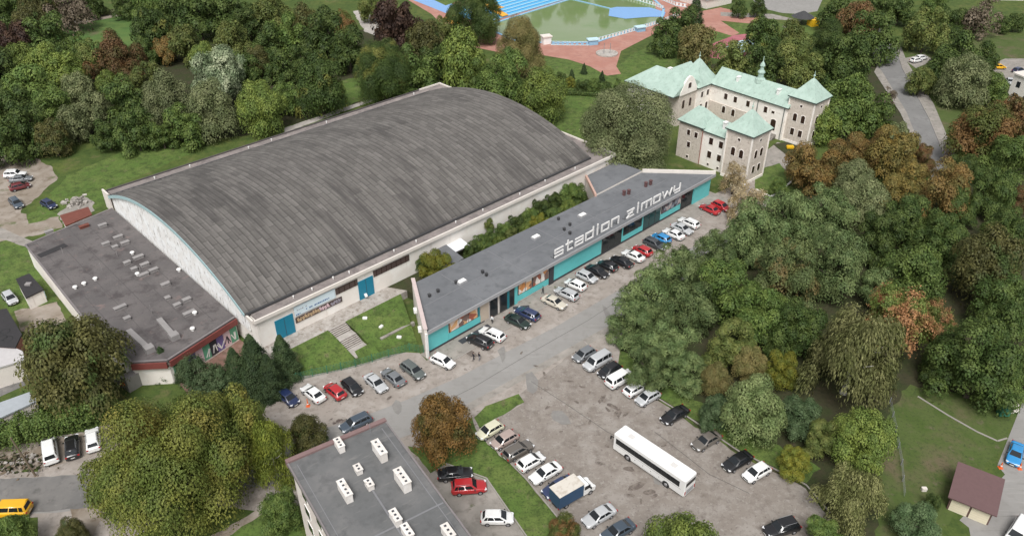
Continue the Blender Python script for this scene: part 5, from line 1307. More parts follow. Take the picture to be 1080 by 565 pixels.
hedge('hedge', [(-40,478),(30,466),(80,450),(128,433)], 'tall dark green hedge along the left parking bays', 4.6, 5.2, 'green', 60)
hedge('hedge', [(70,20),(122,15),(140,13)], 'pale low hedge by the meadow path', 1.6, 4.0, 'grey', 30)
hedge('hedge', [(560,98),(600,100),(640,102),(662,100)], 'low dark hedge along the park lawn below the plaza', 1.3, 2.5, 'dark', 40)
# ------------------------------------------------------------------ vehicles
PAINTS = {}
def paint(nm):
    C = {'white': (.78,.78,.77), 'silver': (.45,.46,.47), 'grey': (.16,.17,.18), 'black': (.012,.012,.014), 'red': (.42,.02,.025), 'darkblue': (.015,.025,.075), 'blue': (.03,.24,.52), 'maroon': (.13,.02,.025), 'beige': (.55,.51,.43), 'paleyellow': (.62,.60,.45), 'pinkbeige': (.38,.30,.27), 'greengrey': (.1,.115,.11), 'darkgrey': (.05,.055,.06), 'yellow': (.75,.40,.01), 'darkgreen': (.015,.03,.025), 'navy': (.03,.045,.11), 'steelblue': (.055,.075,.10), 'bronze': (.13,.115,.10)}[nm]
    if nm not in PAINTS: PAINTS[nm] = plain('car_paint_' + nm, C, 0.28, var=0.05, coat=0.7)
    return PAINTS[nm]
TYPES = { # L, W, H, belt, hood, xf_belt, xf_roof, xr_roof, xr_belt, wheelbase, tail
 'hatch':  (4.1,1.76,1.52,.95,.88, 1.22, .38,-1.42,-1.9,2.55,.95),
 'sedan':  (4.65,1.80,1.46,.94,.86, 1.15, .28,-1.0,-1.8,2.7,.98),
 'estate': (4.65,1.80,1.50,.95,.88, 1.22,.4,-1.8,-2.22,2.7,.95),
 'suv':    (4.55,1.87,1.70,1.05,1.0,1.05,.36,-1.75,-2.1,2.7,1.05),
 'van':    (4.9,1.92,1.95,1.12,1.05,1.65,.95,-2.2,-2.38,2.95,1.12),
}
CAR = {}
def make_car(ty):
    L, W, H, zb, zh, xfb, xfr, xrr, xrb, wb, zt = TYPES[ty]
    root = empty('parked_car', (0, 0, 0)); h = L/2
    bm = bmesh.new()
    st = [(-h, .42, zt-.16, W/2-.16), (-h+.1, .3, zt-.05, W/2-.06), (-h+.45, .24, zt, W/2-.01), (xrb, .22, zb, W/2), (0, .2, zb-.02, W/2), (xfb, .22, zb-.02, W/2), (h-.75, .24, zh-.02, W/2-.02), (h-.3, .26, zh-.1, W/2-.08), (h-.06, .32, zh-.22, W/2-.2), (h, .42, zh-.34, W/2-.3)]
    st.sort(key=lambda s: s[0])
    rings = []
    for x, z0, z1, w in st:
        zz = z1-z0; pr = [(w*.9, z0), (w, z0+zz*.22), (w+.005, z0+zz*.55), (w*.965, z1-zz*.12), (w*.86, z1), (0, z1+.025)]
        rings.append([bm.verts.new((x, y, z)) for y, z in pr] + [bm.verts.new((x, -y, z)) for y, z in pr[-2::-1]])
    n = len(rings[0])
    for a, b in zip(rings, rings[1:]):
        for i in range(n-1):
            f = bm.faces.new((a[i], b[i], b[i+1], a[i+1])); f.smooth = True
            if i in (0, n-2): f.material_index = 1
        bm.faces.new((a[n-1], b[n-1], b[0], a[0])).material_index = 1
    bm.faces.new(rings[0]); bm.faces.new(rings[-1][::-1])
    bmesh.ops.subdivide_edges(bm, edges=bm.edges[:], cuts=1, use_grid_fill=True, smooth=.35)
    # greenhouse
    wbt, wr = W/2*.9, W/2*.70; zr = H
    lv = [[(xrb, wbt, zb-.03), (xfb, wbt, zb-.03)], [(xrr-.05, wr+.03, zr-.09), (xfr+.07, wr+.03, zr-.09)], [(xrr+.1, wr-.07, zr-.015), (xfr-.12, wr-.07, zr-.015)]]
    gr = [[bm.verts.new((x0, y, z)), bm.verts.new((x1, y, z)), bm.verts.new((x1, -y, z)), bm.verts.new((x0, -y, z))] for (x0, y, z), (x1, _, _) in lv]
    for a, b in zip(gr, gr[1:]):
        for i in range(4): f = bm.faces.new((a[i], b[i], b[(i+1)%4], a[(i+1)%4])); f.smooth = True
    xm = (xrr+xfr)/2; rg = [bm.verts.new((xm, y, zr+.02)) for y in (wr*.5, -wr*.5)]
    t = gr[-1]; bm.faces.new((t[0], rg[0], t[1])); bm.faces.new((t[1], rg[0], rg[1], t[2])); bm.faces.new((t[2], rg[1], t[3])); bm.faces.new((t[3], rg[1], rg[0], t[0]))
    bmesh.ops.recalc_face_normals(bm, faces=bm.faces[:])
    me = bpy.data.meshes.new('body'); bm.to_mesh(me); bm.free(); me.materials.append(paint('white')); me.materials.append(M['trim'])
    body = link('body', me, root)
    def ip(A, B, t): return [a+(b-a)*t for a, b in zip(A, B)]
    def pane(name, q, iu0, iu1, iv0, iv1, mb=None):
        q = [Vector(p) for p in q]  # b0,b1,t1,t0
        def P(u, v): return q[0].lerp(q[1], u).lerp(q[3].lerp(q[2], u), v)
        own = mb is None; mb = mb or MB(); mb.slab([P(iu0, iv0), P(iu1, iv0), P(iu1, iv1), P(iu0, iv1)], -.02, .014)
        return mb.build(name, M['glass'], root) if own else mb
    b, r = lv[0], lv[1]
    F = [(b[1][0], -b[1][1], b[1][2]), (b[1][0], b[1][1], b[1][2]), (r[1][0], r[1][1], r[1][2]), (r[1][0], -r[1][1], r[1][2])]
    pane('windscreen', F, .06, .94, .12, .97)
    Bk = [(b[0][0], b[0][1], b[0][2]), (b[0][0], -b[0][1], b[0][2]), (r[0][0], -r[0][1], r[0][2]), (r[0][0], r[0][1], r[0][2])]
    pane('rear_window', Bk, .1, .9, .2, .93)
    Lf = [(b[1][0], b[1][1], b[1][2]), (b[0][0], b[0][1], b[0][2]), (r[0][0], r[0][1], r[0][2]), (r[1][0], r[1][1], r[1][2])]
    Rt = [(b[0][0], -b[0][1], b[0][2]), (b[1][0], -b[1][1], b[1][2]), (r[1][0], -r[1][1], r[1][2]), (r[0][0], -r[0][1], r[0][2])]
    for q, rev in ((Lf, False), (Rt, True)):
        mb = MB(); segs = [(.10, .46), (.49, .78), (.81, .94)] if ty != 'sedan' else [(.10, .5), (.53, .9)]
        for u0, u1 in segs:
            if rev: u0, u1 = 1-u1, 1-u0
            pane('', q, u0, u1, .15, .92, mb)
        mb.build('side_window', M['glass'], root)
    for sx in (wb/2+.05, -wb/2+.05):
        for sy in (1, -1):
            y = sy*(W/2-.09); q = MB(); rw = .33 if ty in ('suv', 'van') else .31
            q.tube((sx, y-.11, rw), (sx, y+.11, rw), rw, rw, 16); wl = q.build('wheel', M['tyre'], root, smooth=False)
            q = MB(); y2 = sy*(W/2+.022); q.tube((sx, y2-.01, rw), (sx, y2+.008, rw), rw*.62, rw*.58, 10); q.build('rim', M['rim'], wl)
    for sy in (1, -1):
        q = MB(); q.obox((h-.22, sy*(W/2-.28), zh-.22), (.16, .17, .07), -sy*R(28)); q.build('headlight', M['lamp'], root)
        q = MB(); q.obox((-h+.06, sy*(W/2-.2), zt-.17), (.08, .14, .09), sy*R(15)); q.build('tail_light', M['tail'], root)
        q = MB(); q.obox((xfb-.32, sy*(W/2+.07), zb+.02), (.08, .11, .07)); q.build('wing_mirror', M['trim'], root, bevel=.02)
    q = MB(); q.obox((h+.005, 0, .42), (.012, .26, .055)); q.obox((-h-.005, 0, .62), (.012, .26, .055)); q.build('number_plate', M['plate'], root)
    q = MB(); q.obox((h-.03, 0, .56), (.04, .42, .08)); q.build('grille', M['trim'], root)
    if ty in ('estate', 'suv'):
        q = MB()
        for sy in (1, -1): q.tube((xrr+.15, sy*(wr-.03), zr+.05), (xfr-.25, sy*(wr-.03), zr+.05), .025, n=5)
        q.build('roof_rail', M['grey_metal'], root)
    return root
def car(px, py, d, ty, col, label, group=None, cat='car', name=None, z=0.0):
    if ty not in CAR:
        o = CAR[ty] = make_car(ty); used = False
    else: o = copy_tree(CAR[ty])
    p = G(px, py, z+.7); p.z = z + .045; f = G(px+d[0]*4, py+d[1]*4, z+.7) - G(px-d[0]*4, py-d[1]*4, z+.7)
    o.location = p; o.rotation_euler = (0, 0, math.atan2(f.y, f.x)); o.scale = (1.06, 1.06, 1.06)
    if name: o.name = name
    for k in ('label', 'category', 'group'):
        if k in o: del o[k]
    tag(o, label, cat, group)
    b = [c for c in o.children if c.name.startswith('body')][0]
    b.material_slots[0].link = 'OBJECT'; b.material_slots[0].material = paint(col)
    return o
IN, OUT = (-1, -.46), (1, .46)
g1 = 'cars parked nose to the street building'
for row in [
 (748.5,220.3,IN,'sedan','red','red car left of the two by the far end of the street building'),
 (760.5,217.3,OUT,'hatch','red','red car rightmost in the row by the far end of the street building'),
 (726.6,234.7,IN,'estate','white','white estate first after the gap from the two red cars'),
 (719.5,241,OUT,'sedan','silver','silver saloon between two white cars in the far row'),
 (710.5,246.5,IN,'sedan','white','white car between the silver saloon and the bright blue car'),
 (697.4,251,IN,'hatch','blue','bright blue hatchback in the far row'),
 (690.5,257.2,OUT,'estate','darkgrey','dark grey estate next to the bright blue hatchback'),
 (677.5,264,IN,'hatch','red','red hatchback between a dark estate and a white car'),
 (668,269.4,IN,'sedan','white','white car beside the red hatchback'),
 (655.5,275.7,IN,'sedan','black','black saloon next to the white car by the red hatchback'),
 (640.5,280,IN,'hatch','black','black hatchback in the middle of three black cars'),
 (630,286,OUT,'sedan','black','black car lowest of three black ones in the far row'),
 (619,291.7,OUT,'hatch','silver','silver hatchback between the black cars and a white hatchback'),
 (607,300,IN,'hatch','white','white hatchback between two silver cars in the street row'),
 (597.5,309.4,IN,'estate','silver','silver estate with roof rails in the street row'),
 (584.7,318.4,OUT,'sedan','beige','beige saloon at the near end of the long row'),
 (556,330.5,IN,'estate','navy','dark blue estate beside the dark green car'),
 (546,338.6,OUT,'sedan','darkgreen','dark green saloon beside the dark blue estate'),
 (519,352,IN,'estate','white','white estate beside the black off roader near the two walkers'),
 (506,359.5,IN,'suv','black','black off roader parked before the poster window'),
 (467,380.5,OUT,'hatch','white','small white car parked by the white corner pillar')]: car(*row[:6], group=g1)
g2 = 'cars along the green mesh fence'
for row in [
 (303.6,419,(1,.8),'hatch','darkblue','dark blue hatchback at the left end of the fence row'),
 (330,414.5,(-1,-.8),'sedan','white','white saloon with sunroof beside the orange cone'),
 (353,412,(-1,-.82),'hatch','red','bright red hatchback in the fence row'),
 (371.5,407.6,(1,.95),'hatch','black','black small car right of the red one in the fence row'),
 (396.4,403.4,(1,.9),'sedan','silver','silver white saloon in the fence row'),
 (414.6,397.5,(-1,-.8),'sedan','grey','grey saloon second from the right end of the fence row'),
 (435.5,390,(1,.74),'estate','greengrey','dark green grey estate at the right end of the fence row')]: car(*row[:6], group=g2)
car(375,445.5,(-1,.46),'estate','steelblue','dark grey blue estate driving past the apartment block')
car(480,499,(1,-.1),'sedan','black','black saloon on the grass edge beside the apartment block')
car(494.6,513.3,(1,-.08),'suv','red','red off roader beside the apartment block')
car(524.5,545.5,(1,.0),'hatch','white','white hatchback alone on the drive by the apartment block')
LL, UR = (-1, .57), (1, -.57); g3 = 'cars along the left side of the car park'
for row in [
 (516.5,453.3,LL,'hatch','paleyellow','pale yellow hatchback at the top of the left lot row'),
 (531.8,463.4,LL,'hatch','pinkbeige','pinkish brown hatchback second in the left lot row'),
 (546.4,474.5,UR,'estate','bronze','dark bronze estate third in the left lot row'),
 (559.9,486.3,UR,'hatch','white','white hatchback fourth in the left lot row'),
 (575.2,498.3,LL,'sedan','white','white saloon fifth in the left lot row'),
 (588.8,513,LL,'sedan','navy','dark blue saloon beside the box truck'),
 (631.6,543.3,LL,'sedan','silver','silver saloon below the box truck'),
 (651.5,559.5,LL,'sedan','steelblue','dark steel saloon at the bottom edge of the left lot row')]: car(*row[:6], group=g3)
g4 = 'cars along the wood side of the car park'
for row in [
 (616,373.5,LL,'hatch','grey','grey hatchback at the top of the wood side row'),
 (629.8,381.6,LL,'van','silver','silver people carrier in the wood side row'),
 (642.8,390.3,LL,'hatch','black','black hatchback between silver carrier and white van'),
 (654,399.5,UR,'van','white','white van in the wood side row'),
 (670.3,409.6,UR,'hatch','white','white hatchback beside the silver one under the robinias'),
 (683,418.7,LL,'hatch','silver','silver hatchback lowest before the gap under the robinias'),
 (711.5,437.2,LL,'sedan','black','black saloon with open space on both sides by the robinias'),
 (745,464.3,LL,'sedan','bronze','dark saloon with pale bonnet near the bluish tree'),
 (777.7,486,LL,'sedan','black','black saloon next to the white car at the lot corner'),
 (798,497.7,LL,'hatch','white','white hatchback nearest the yellow bush at the lot corner'),
 (824,556.5,(-1,.3),'suv','black','black off roader at the bottom edge of the lot')]: car(*row[:6], group=g4)
g5 = 'cars by the hedge on the left road'
car(52.8,475.5,(-.15,-1),'van','white','white van backed out by the rubble heap',g5)
car(76.3,471,(-.05,-1),'suv','black','black car between the white van and the white coupe',g5)
car(98,463.5,(-.1,-1),'suv','white','white car with black roof glass beside the hedge',g5)
car(11,537.5,(-1,.03),'van','yellow','yellow van cut by the left edge on the road')
g6 = 'cars in the dirt yard at the left'
car(16,184,(1,-.05),'suv','white','white off roader highest in the dirt yard',g6)
car(22,188.5,(1,-.1),'sedan','grey','grey car right beside the white off roader',g6)
car(21,196.5,(1,-.25),'hatch','maroon','maroon car in the dirt yard',g6)
car(17,214,(1,.95),'estate','steelblue','blue grey car lowest in the dirt yard',g6)
car(51.5,215.3,(1,.5),'hatch','darkblue','dark blue car with pale bonnet on the yard grass',g6)
car(10.6,314,(.8,1),'hatch','silver','silver car on the grass beside the small hut')
car(1071,478,(-.3,1),'sedan','blue','bright blue car on the drive by the garage')
car(1073,562,(-.6,1),'van','white','white van at the bottom right corner')
car(1053.5,70.5,(1,0),'hatch','yellow','yellow car in the far right car park')
car(1074,74,(1,-.3),'hatch','darkblue','dark blue car at the right edge of the far car park')
car(1065,86,(.4,1),'sedan','silver','pale silver car lowest in the far car park')
car(966.5,63.5,(1,-.2),'hatch','white','white car left of two by the right road')
car(971.5,61,(1,-.2),'hatch','white','white car right of two by the right road')
car(812,133.5,(1,-.7),'hatch','blue','light blue car in the manor courtyard')

def coach():
    d = (G(645.5,462,0)-G(718,515,0)); d.z = 0
    a, b = G(647,473.4,.34), G(719.6,523.8,.34); a.z = b.z = 0; f = a-b; ang = math.atan2(f.y, f.x); side = Vector((f.y, -f.x, 0)).normalized()
    if side.y > 0: side = -side
    mid = (a+b)/2 - side*1.27; L, W, H = 12.5, 2.55, 3.4
    t = empty('coach', (mid.x, mid.y, .03), ang); tag(t, 'long white coach parked alone in the car park', 'bus')
    q = MB(); q.box(-L/2, L/2, -W/2, W/2, .32, H); bd = q.build('body', M['bus_white'], t, bevel=.13, smooth=False)
    for sy in (1, -1):
        q = MB(); y0, y1 = (W/2-.01, W/2+.025) if sy > 0 else (-W/2-.025, -W/2+.01)
        q.box(-L/2+.9, L/2-.5, y0, y1, 1.75, 2.72); wn = q.build('side_window', M['glass'], t)
        q = MB()
        for x in np.arange(-L/2+2.4, L/2-1, 1.55): q.box(x-.025, x+.025, y0-.006*(sy<0), y1+.006*(sy>0), 1.76, 2.71)
        q.build('window_bar', M['trim'], wn)
        q = MB(); q.box(-L/2+3.4, L/2-4.0, y0, y1-.012 if sy > 0 else y1, .55, .58); q.box(-L/2+.6, L/2-.5, y0, y1, 1.5, 1.53)
        q.build('side_trim', M['vent_grey'], t)
        q = MB()
        for x in (-2.0, -.6, .8, 2.2): q.box(x-.05, x+.05, y0, y1, .98, 1.06)
        q.build('locker_handle', M['trim'], t)
        for x in (L/2-2.75, -L/2+3.0):
            q = MB(); q.tube((x, sy*(W/2-.28), .5), (x, sy*(W/2+.02), .5), .5, n=18); wl = q.build('wheel', M['tyre'], t)
            q = MB(); q.tube((x, sy*(W/2+.0), .5), (x, sy*(W/2+.045), .5), .29, .26, 12); q.build('rim', M['rim'], wl)
            q = MB(); q.tube((x, sy*(W/2-.3), .5), (x, sy*(W/2+.008), .5), .6, n=18); q.build('wheel_arch', M['trim'], t)
        q = MB(); q.obox((L/2+.25, sy*(W/2-.05), 2.5), (.28, .06, .05)); q.obox((L/2+.48, sy*(W/2-.05), 2.2), (.06, .11, .28)); q.build('wing_mirror', M['trim'], t)
        q = MB(); q.box(L/2-.02, L/2+.03, sy*.95-.2, sy*.95+.2, .65, .85); q.build('headlight', M['lamp'], t)
        q = MB(); q.box(-L/2-.03, -L/2+.02, sy*1.05-.1, sy*1.05+.1, .7, 1.3); q.build('tail_light', M['tail'], t)
    q = MB(); q.box(L/2-.01, L/2+.03, -W/2+.2, W/2-.2, 1.25, 2.9); q.build('windscreen', M['glass'], t)
    q = MB(); q.box(-L/2-.03, -L/2+.01, -W/2+.22, W/2-.22, 2.15, 2.8); q.build('rear_window', M['glass'], t)
    q = MB(); q.box(-L/2-.025, -L/2+.01, -.8, .8, .6, 1.4); q.build('engine_cover', M['fascia'], t)
    for x in (-L/2+2.9, L/2-2.2):
        q = MB(); q.box(x-.45, x+.45, -.38, .38, H-.01, H+.07); q.build('roof_hatch', M['hatch_grey'], t, bevel=.02)
M['bus_white'] = plain('bus_white', (0.80, 0.80, 0.79), 0.35, var=0.03, coat=0.4); M['hatch_grey'] = plain('hatch_grey', (0.62, 0.6, 0.58), 0.6)
coach()

def truck():
    p = G(604, 524, 0); f = G(630, 509, 0) - G(578, 539, 0); t = empty('box_truck', (p.x, p.y, .03), math.atan2(f.y, f.x)); tag(t, 'white cab box truck with dark blue sides and dirty pale roof', 'truck')
    q = MB(); q.box(-3.2, .9, -1.12, 1.12, .75, 2.95, 0)
    q.build('cargo_box', M['truck_blue'], t)
    q = MB(); q.box(-3.24, .94, -1.16, 1.16, 2.952, 3.02); q.build('box_roof', M['truck_roof'], t)
    q = MB(); q.box(-3.2, 2.6, -.5, .5, .45, .74); q.build('chassis', M['trim'], t)
    bm = bmesh.new(); prof = [(1.0, .4), (3.15, .4), (3.2, .95), (3.0, 1.25), (2.45, 1.4), (1.85, 2.3), (1.0, 2.35)]
    a = [bm.verts.new((x, -1.0, z)) for x, z in prof]; b = [bm.verts.new((x, 1.0, z)) for x, z in prof]
    bm.faces.new(a[::-1]); bm.faces.new(b)
    for i in range(len(prof)): bm.faces.new((a[i], a[(i+1)%len(prof)], b[(i+1)%len(prof)], b[i]))
    bmesh.ops.recalc_face_normals(bm, faces=bm.faces[:]); bmesh.ops.bevel(bm, geom=bm.edges[:], offset=.08, segments=2, affect='EDGES')
    me = bpy.data.meshes.new('cab'); bm.to_mesh(me); bm.free(); me.materials.append(M['bus_white']); link('cab', me, t)
    q = MB(); q.slab([(2.40, -.85, 1.47), (2.40, .85, 1.47), (1.92, .78, 2.2), (1.92, -.78, 2.2)], .0, .04); q.build('windscreen', M['glass'], t)
    for sy in (1, -1):
        q = MB(); ys = (sy*.985, sy*1.015); q.prism([(1.2, min(ys)), (2.15, min(ys)), (2.15, max(ys)), (1.2, max(ys))], 1.45, 2.1); q.build('side_window', M['glass'], t)
        q = MB(); q.obox((2.2, sy*1.14, 1.5), (.06, .12, .16)); q.build('wing_mirror', M['trim'], t)
        q = MB(); q.obox((3.12, sy*.75, .95), (.09, .2, .1)); q.build('headlight', M['lamp'], t)
        q = MB(); q.obox((-3.22, sy*.95, .65), (.03, .12, .07)); q.build('tail_light', M['tail'], t)
        for x in (2.25, -1.9):
            q = MB(); q.tube((x, sy*.82, .38), (x, sy*1.05, .38), .38, n=16); wl = q.build('wheel', M['tyre'], t)
            q = MB(); q.tube((x, sy*1.03, .38), (x, sy*1.07, .38), .22, n=10); q.build('rim', M['rim'], wl)
M['truck_blue'] = plain('truck_blue', (.03, .075, .15), .5, var=.15); M['truck_roof'] = layered('truck_roof', (.6, .56, .5), [((.4, .34, .27), .8, .5, .7), ((.7, .67, .62), .5, .5, .7)], bump=0)
truck()

# ------------------------------------------------------------------ people
def person(px, py, label, top, legs, hair='hair', step=.18, face=0.0, z=0.02):
    bm = bmesh.new(); sk = bm.verts.layers.skin.verify()
    J = {}; 
    def v(n, p, r):
        J[n] = bm.verts.new(p); J[n][sk].radius = (r, r)
    v('pel', (0,0,.95), .15); v('waist', (0,0,1.12), .135); v('chest', (0,0,1.34), .165); v('neck', (0,0,1.5), .06); v('head0', (.015,0,1.58), .075); v('head', (.02,0,1.68), .095); v('head1', (.015,0,1.76), .07)
    for s, n in ((1,'l'), (-1,'r')):
        v('hip'+n, (0, s*.09, .9), .1); v('kn'+n, (s*step*.5, s*.1, .5), .066); v('an'+n, (s*step-.03, s*.1, .1), .045); v('toe'+n, (s*step+.13, s*.11, .045), .04)
        v('sh'+n, (0, s*.19, 1.42), .07); v('el'+n, (-s*step*.3, s*.26, 1.14), .045); v('wr'+n, (-s*step*.4+.1, s*.25, .9), .033); v('ha'+n, (-s*step*.4+.14, s*.25, .81), .035)
    E_ = [('pel','waist'),('waist','chest'),('chest','neck'),('neck','head0'),('head0','head'),('head','head1')]
    for n in 'lr': E_ += [('pel','hip'+n),('hip'+n,'kn'+n),('kn'+n,'an'+n),('an'+n,'toe'+n),('chest','sh'+n),('sh'+n,'el'+n),('el'+n,'wr'+n),('wr'+n,'ha'+n)]
    for a, b in E_: bm.edges.new((J[a], J[b]))
    J['pel'][sk].use_root = True
    me = bpy.data.meshes.new('person'); bm.to_mesh(me); bm.free(); o = bpy.data.objects.new('tmp', me); COL.objects.link(o)
    o.modifiers.new('s', 'SKIN'); o.modifiers.new('d', 'SUBSURF').levels = 1
    dg = bpy.context.evaluated_depsgraph_get(); m2 = bpy.data.meshes.new_from_object(o.evaluated_get(dg)); bpy.data.objects.remove(o)
    m2.name = 'person'; m2.materials.clear()
    for k in (M['skin'], M[top], M[legs], M['tyre']): m2.materials.append(k)
    for p in m2.polygons:
        c = p.center; p.use_smooth = True
        p.material_index = 3 if c.z < .09 else 2 if c.z < .98 and abs(c.y) < .2 else 0 if c.z > 1.5 or (c.z < .88 and abs(c.y) >= .2) else 1
    q = G(px, py, z); ob = link('person', m2); ob.location = (q.x, q.y, z); ob.rotation_euler = (0, 0, face); tag(ob, label, 'person', None)
    h = MB(); h.lathe((-.01, 0, 1.66), [(.098, .0), (.108, .06), (.085, .115), (.03, .135)], 10); h.build('hair', M[hair], ob, smooth=True)
    f = MB()
    for s in (1, -1): f.obox((.11, s*.035, 1.69), (.008, .012, .007))
    f.obox((.11, 0, 1.625), (.008, .022, .005)); f.build('face_features', M['hair'], ob)
    f = MB(); f.obox((.118, 0, 1.66), (.014, .011, .02)); 
    for s in (1, -1): f.obox((.01, s*.098, 1.67), (.02, .01, .03))
    f.build('nose_and_ears', M['skin'], ob)
    return ob
person(499.5,380,'person in dark clothes walking on the road, left one of two','dark_cloth','dark_cloth', face=R(30))
person(505.5,380,'person in dark clothes with grey trousers, right one of two on the road','dark_cloth','grey_cloth', face=R(40))
person(519,341,'person in white shirt and black trousers before the entrance','white_cloth','dark_cloth', face=R(-120))
person(572.5,310,'person in black standing beside the beige saloon','dark_cloth','dark_cloth', face=R(-30))
person(517,329,'person in grey jacket standing at the shop door','grey_cloth','dark_cloth', face=R(100), step=.05, z=.12)
person(523,326,'person in black jacket with pale trousers at the shop door','dark_cloth','grey_cloth', face=R(160), step=.05, z=.12)
person(717,269,'person in black crossing the road by the robinias','dark_cloth','dark_cloth', face=R(60))

# ------------------------------------------------------------------ fences, poles, small things
def mesh_fence(name, pts, label, h=1.6):
    P = [G(*p) for p in pts]; t = empty(name, (P[0].x, P[0].y, 0)); tag(t, label, 'fence'); o = P[0].copy()
    q = MB(); posts = []
    for a, b in zip(P, P[1:]):
        d = b-a; L_ = d.length; ang = math.atan2(d.y, d.x); n = max(1, round(L_/2.5))
        for k in range(n): posts.append((a + d*k/n - o, ang))
        m = (a+b)/2 - o
        for z in np.arange(.1, h, .28): q.obox((m.x, m.y, z), (L_/2, .012, .016), ang)
        for k in range(int(L_/.5)):
            c = a + d*(k+.5)/int(L_/.5) - o; q.obox((c.x, c.y, h/2), (.014, .01, h/2-.02), ang)
    posts.append((P[-1]-o, 0)); q.build('mesh_panel', M['green_mesh'], t)
    for c, ang in posts:
        q = MB(); q.obox((c.x, c.y, h/2+.05), (.05, .05, h/2+.05), ang); q.build('post', M['green_mesh'], t)
mesh_fence('mesh_fence', [(296,406),(330,397),(375,387),(410,376.5),(432,370),(447,372)], 'green mesh fence between the grass slope and parked cars')
mesh_fence('mesh_fence', [(-30,470),(40,456),(80,446),(112,437),(128,434)], 'green mesh fence along the left hedge', 1.8)
def long_fence(pts, label, mat='wood'):
    P = [G(*p) for p in pts]; t = empty('wire_fence', (P[0].x, P[0].y, 0)); tag(t, label, 'fence'); o = P[0]
    for a, b in zip(P, P[1:]):
        d = b-a; n = max(1, round(d.length/3))
        for k in range(n): c = a+d*k/n-o; q = MB(); q.obox((c.x, c.y, .6), (.05, .05, .6)); q.build('post', M[mat], t)
    q = MB()
    for a, b in zip(P, P[1:]):
        d = b-a; m = (a+b)/2-o
        for z in (.4, .75, 1.1): q.obox((m.x, m.y, z), (d.length/2, .012, .012), math.atan2(d.y, d.x))
    q.build('wire', M['grey_metal'], t)
long_fence([(938,425),(944,455),(950,490),(953,525)], 'thin wire fence at the left of the yard lawn', 'grey_metal')
def pole(px, py, h, label, lean=0.0, name='wooden_pole', mat='wood', arms=True):
    p = G(px, py); t = empty(name, (p.x, p.y, 0)); tag(t, label, 'pole')
    q = MB(); q.tube((0, 0, 0), (lean, 0, h), .15, .1, 8); q.build('shaft', M[mat], t)
    if arms:
        q = MB(); q.obox((lean, 0, h-.5), (.9, .06, .06)); q.build('crossarm', M[mat], t)
    return t
pole(38,502,7.5,'dark wooden utility pole beside the rubble heap', lean=-1.0, arms=False)
def heap(px, py, rx, ry, n, label, mats, sz=1.0):
    p = G(px, py); r = random.Random(3); t = MB()
    for k in range(n):
        x, y = r.gauss(0, rx*.42), r.gauss(0, ry*.42); z = max(0.1, 1.1*(1-(x/rx)**2-(y/ry)**2))*r.uniform(.2, 1)
        s = r.uniform(.12, .5)*sz; t.obox((p.x+x, p.y+y, z), (s, s*r.uniform(.4, .9), s*r.uniform(.3, .6)), r.uniform(0, 3), r.randrange(len(mats)), Matrix.Rotation(r.uniform(-.5, .5), 4, 'X'))
    tag(t.build('rubble_heap', [M[m] for m in mats]), label, 'rubble', kind='stuff')
heap(15,490,5.5,2.2,420,'heap of broken stone and timber beside the left road',['kerbstone','dirt','soil','wood'],.55)
heap(80,214,3.5,2.5,50,'pale broken slabs behind the rusty shed',['concrete','paving'])
heap(205,398,2.0,1.2,20,'rubbish before the graffiti wall',['offwhite','vent_grey'])
def cone(px, py, label, h=.9):
    p = G(px, py); t = empty('traffic_cone', (p.x, p.y, .02)); tag(t, label, 'traffic cone')
    q = MB(); q.lathe((0, 0, .05), [(.24, 0), (.17, .28), (.1, .6), (.05, h)], 12); c = q.build('cone_body', M['orange_paint2'], t)
    q = MB(); q.lathe((0, 0, .05), [(.155, .36), (.125, .5)], 12); q.build('white_band', M['white_paint'], c)
    q = MB(); q.box(-.3, .3, -.3, .3, 0, .05); q.build('base', M['orange_paint2'], t)
M['orange_paint2'] = plain('orange_paint2', (.7, .13, .03), .5)
cone(325,428,'tall orange red cone beside the white saloon with sunroof', 1.4)
cone(1055,493,'orange red cone left of the bright blue car', 1.0); cone(1075,494,'orange red cone right of the bright blue car', 1.0)
def bin_(px, py, label, mat, s=1.0):
    p = G(px, py); t = empty('waste_bin', (p.x, p.y, .02)); tag(t, label, 'bin')
    q = MB(); q.box(-.6*s, .6*s, -.45*s, .45*s, .1, 1.15*s); q.build('bin_body', M[mat], t, bevel=.05)
    q = MB(); q.box(-.64*s, .64*s, -.5*s, .5*s, 1.16*s, 1.25*s); q.build('lid', M[mat], t, bevel=.03)
bin_(1057,437,'teal green bin at the top of the drive','green_mesh',1.3); bin_(1066,434,'white bin beside the teal green one','offwhite',1.2)
bin_(37,318,'green bin beside the small hut','green_mesh',1.2); bin_(44,316,'pale blue bin beside the small hut','lightblue',1.2)
for k, (px, py, lab) in enumerate([(385,336,'white garden stone highest of three on the grass slope'),(402,345,'white garden stone beside the low wall end on the slope'),(386,312,'white garden stone near the terrace edge'),(421,356,'white block near the low wall')]):
    a, b = AL(G(px, py, .7)); q = MB(); p = G(px, py, .6); zz = max(0.1, 1.58*(b-4)/11.4)
    p = G(px, py, zz); q.obox((0, 0, .15), (.4, .25, .2), k); o = q.build('white_stone', M['white_paint'], bevel=.06); o.location = (p.x, p.y, p.z); tag(o, lab, 'stone', 'white stones on the grass slope')
q = MB(); q.obox((0, 0, .3), (.35, .25, .3)); o = q.build('white_box', M['offwhite'], bevel=.05); o.location = G(974, 517); tag(o, 'small white box lying in the yard lawn', 'box')
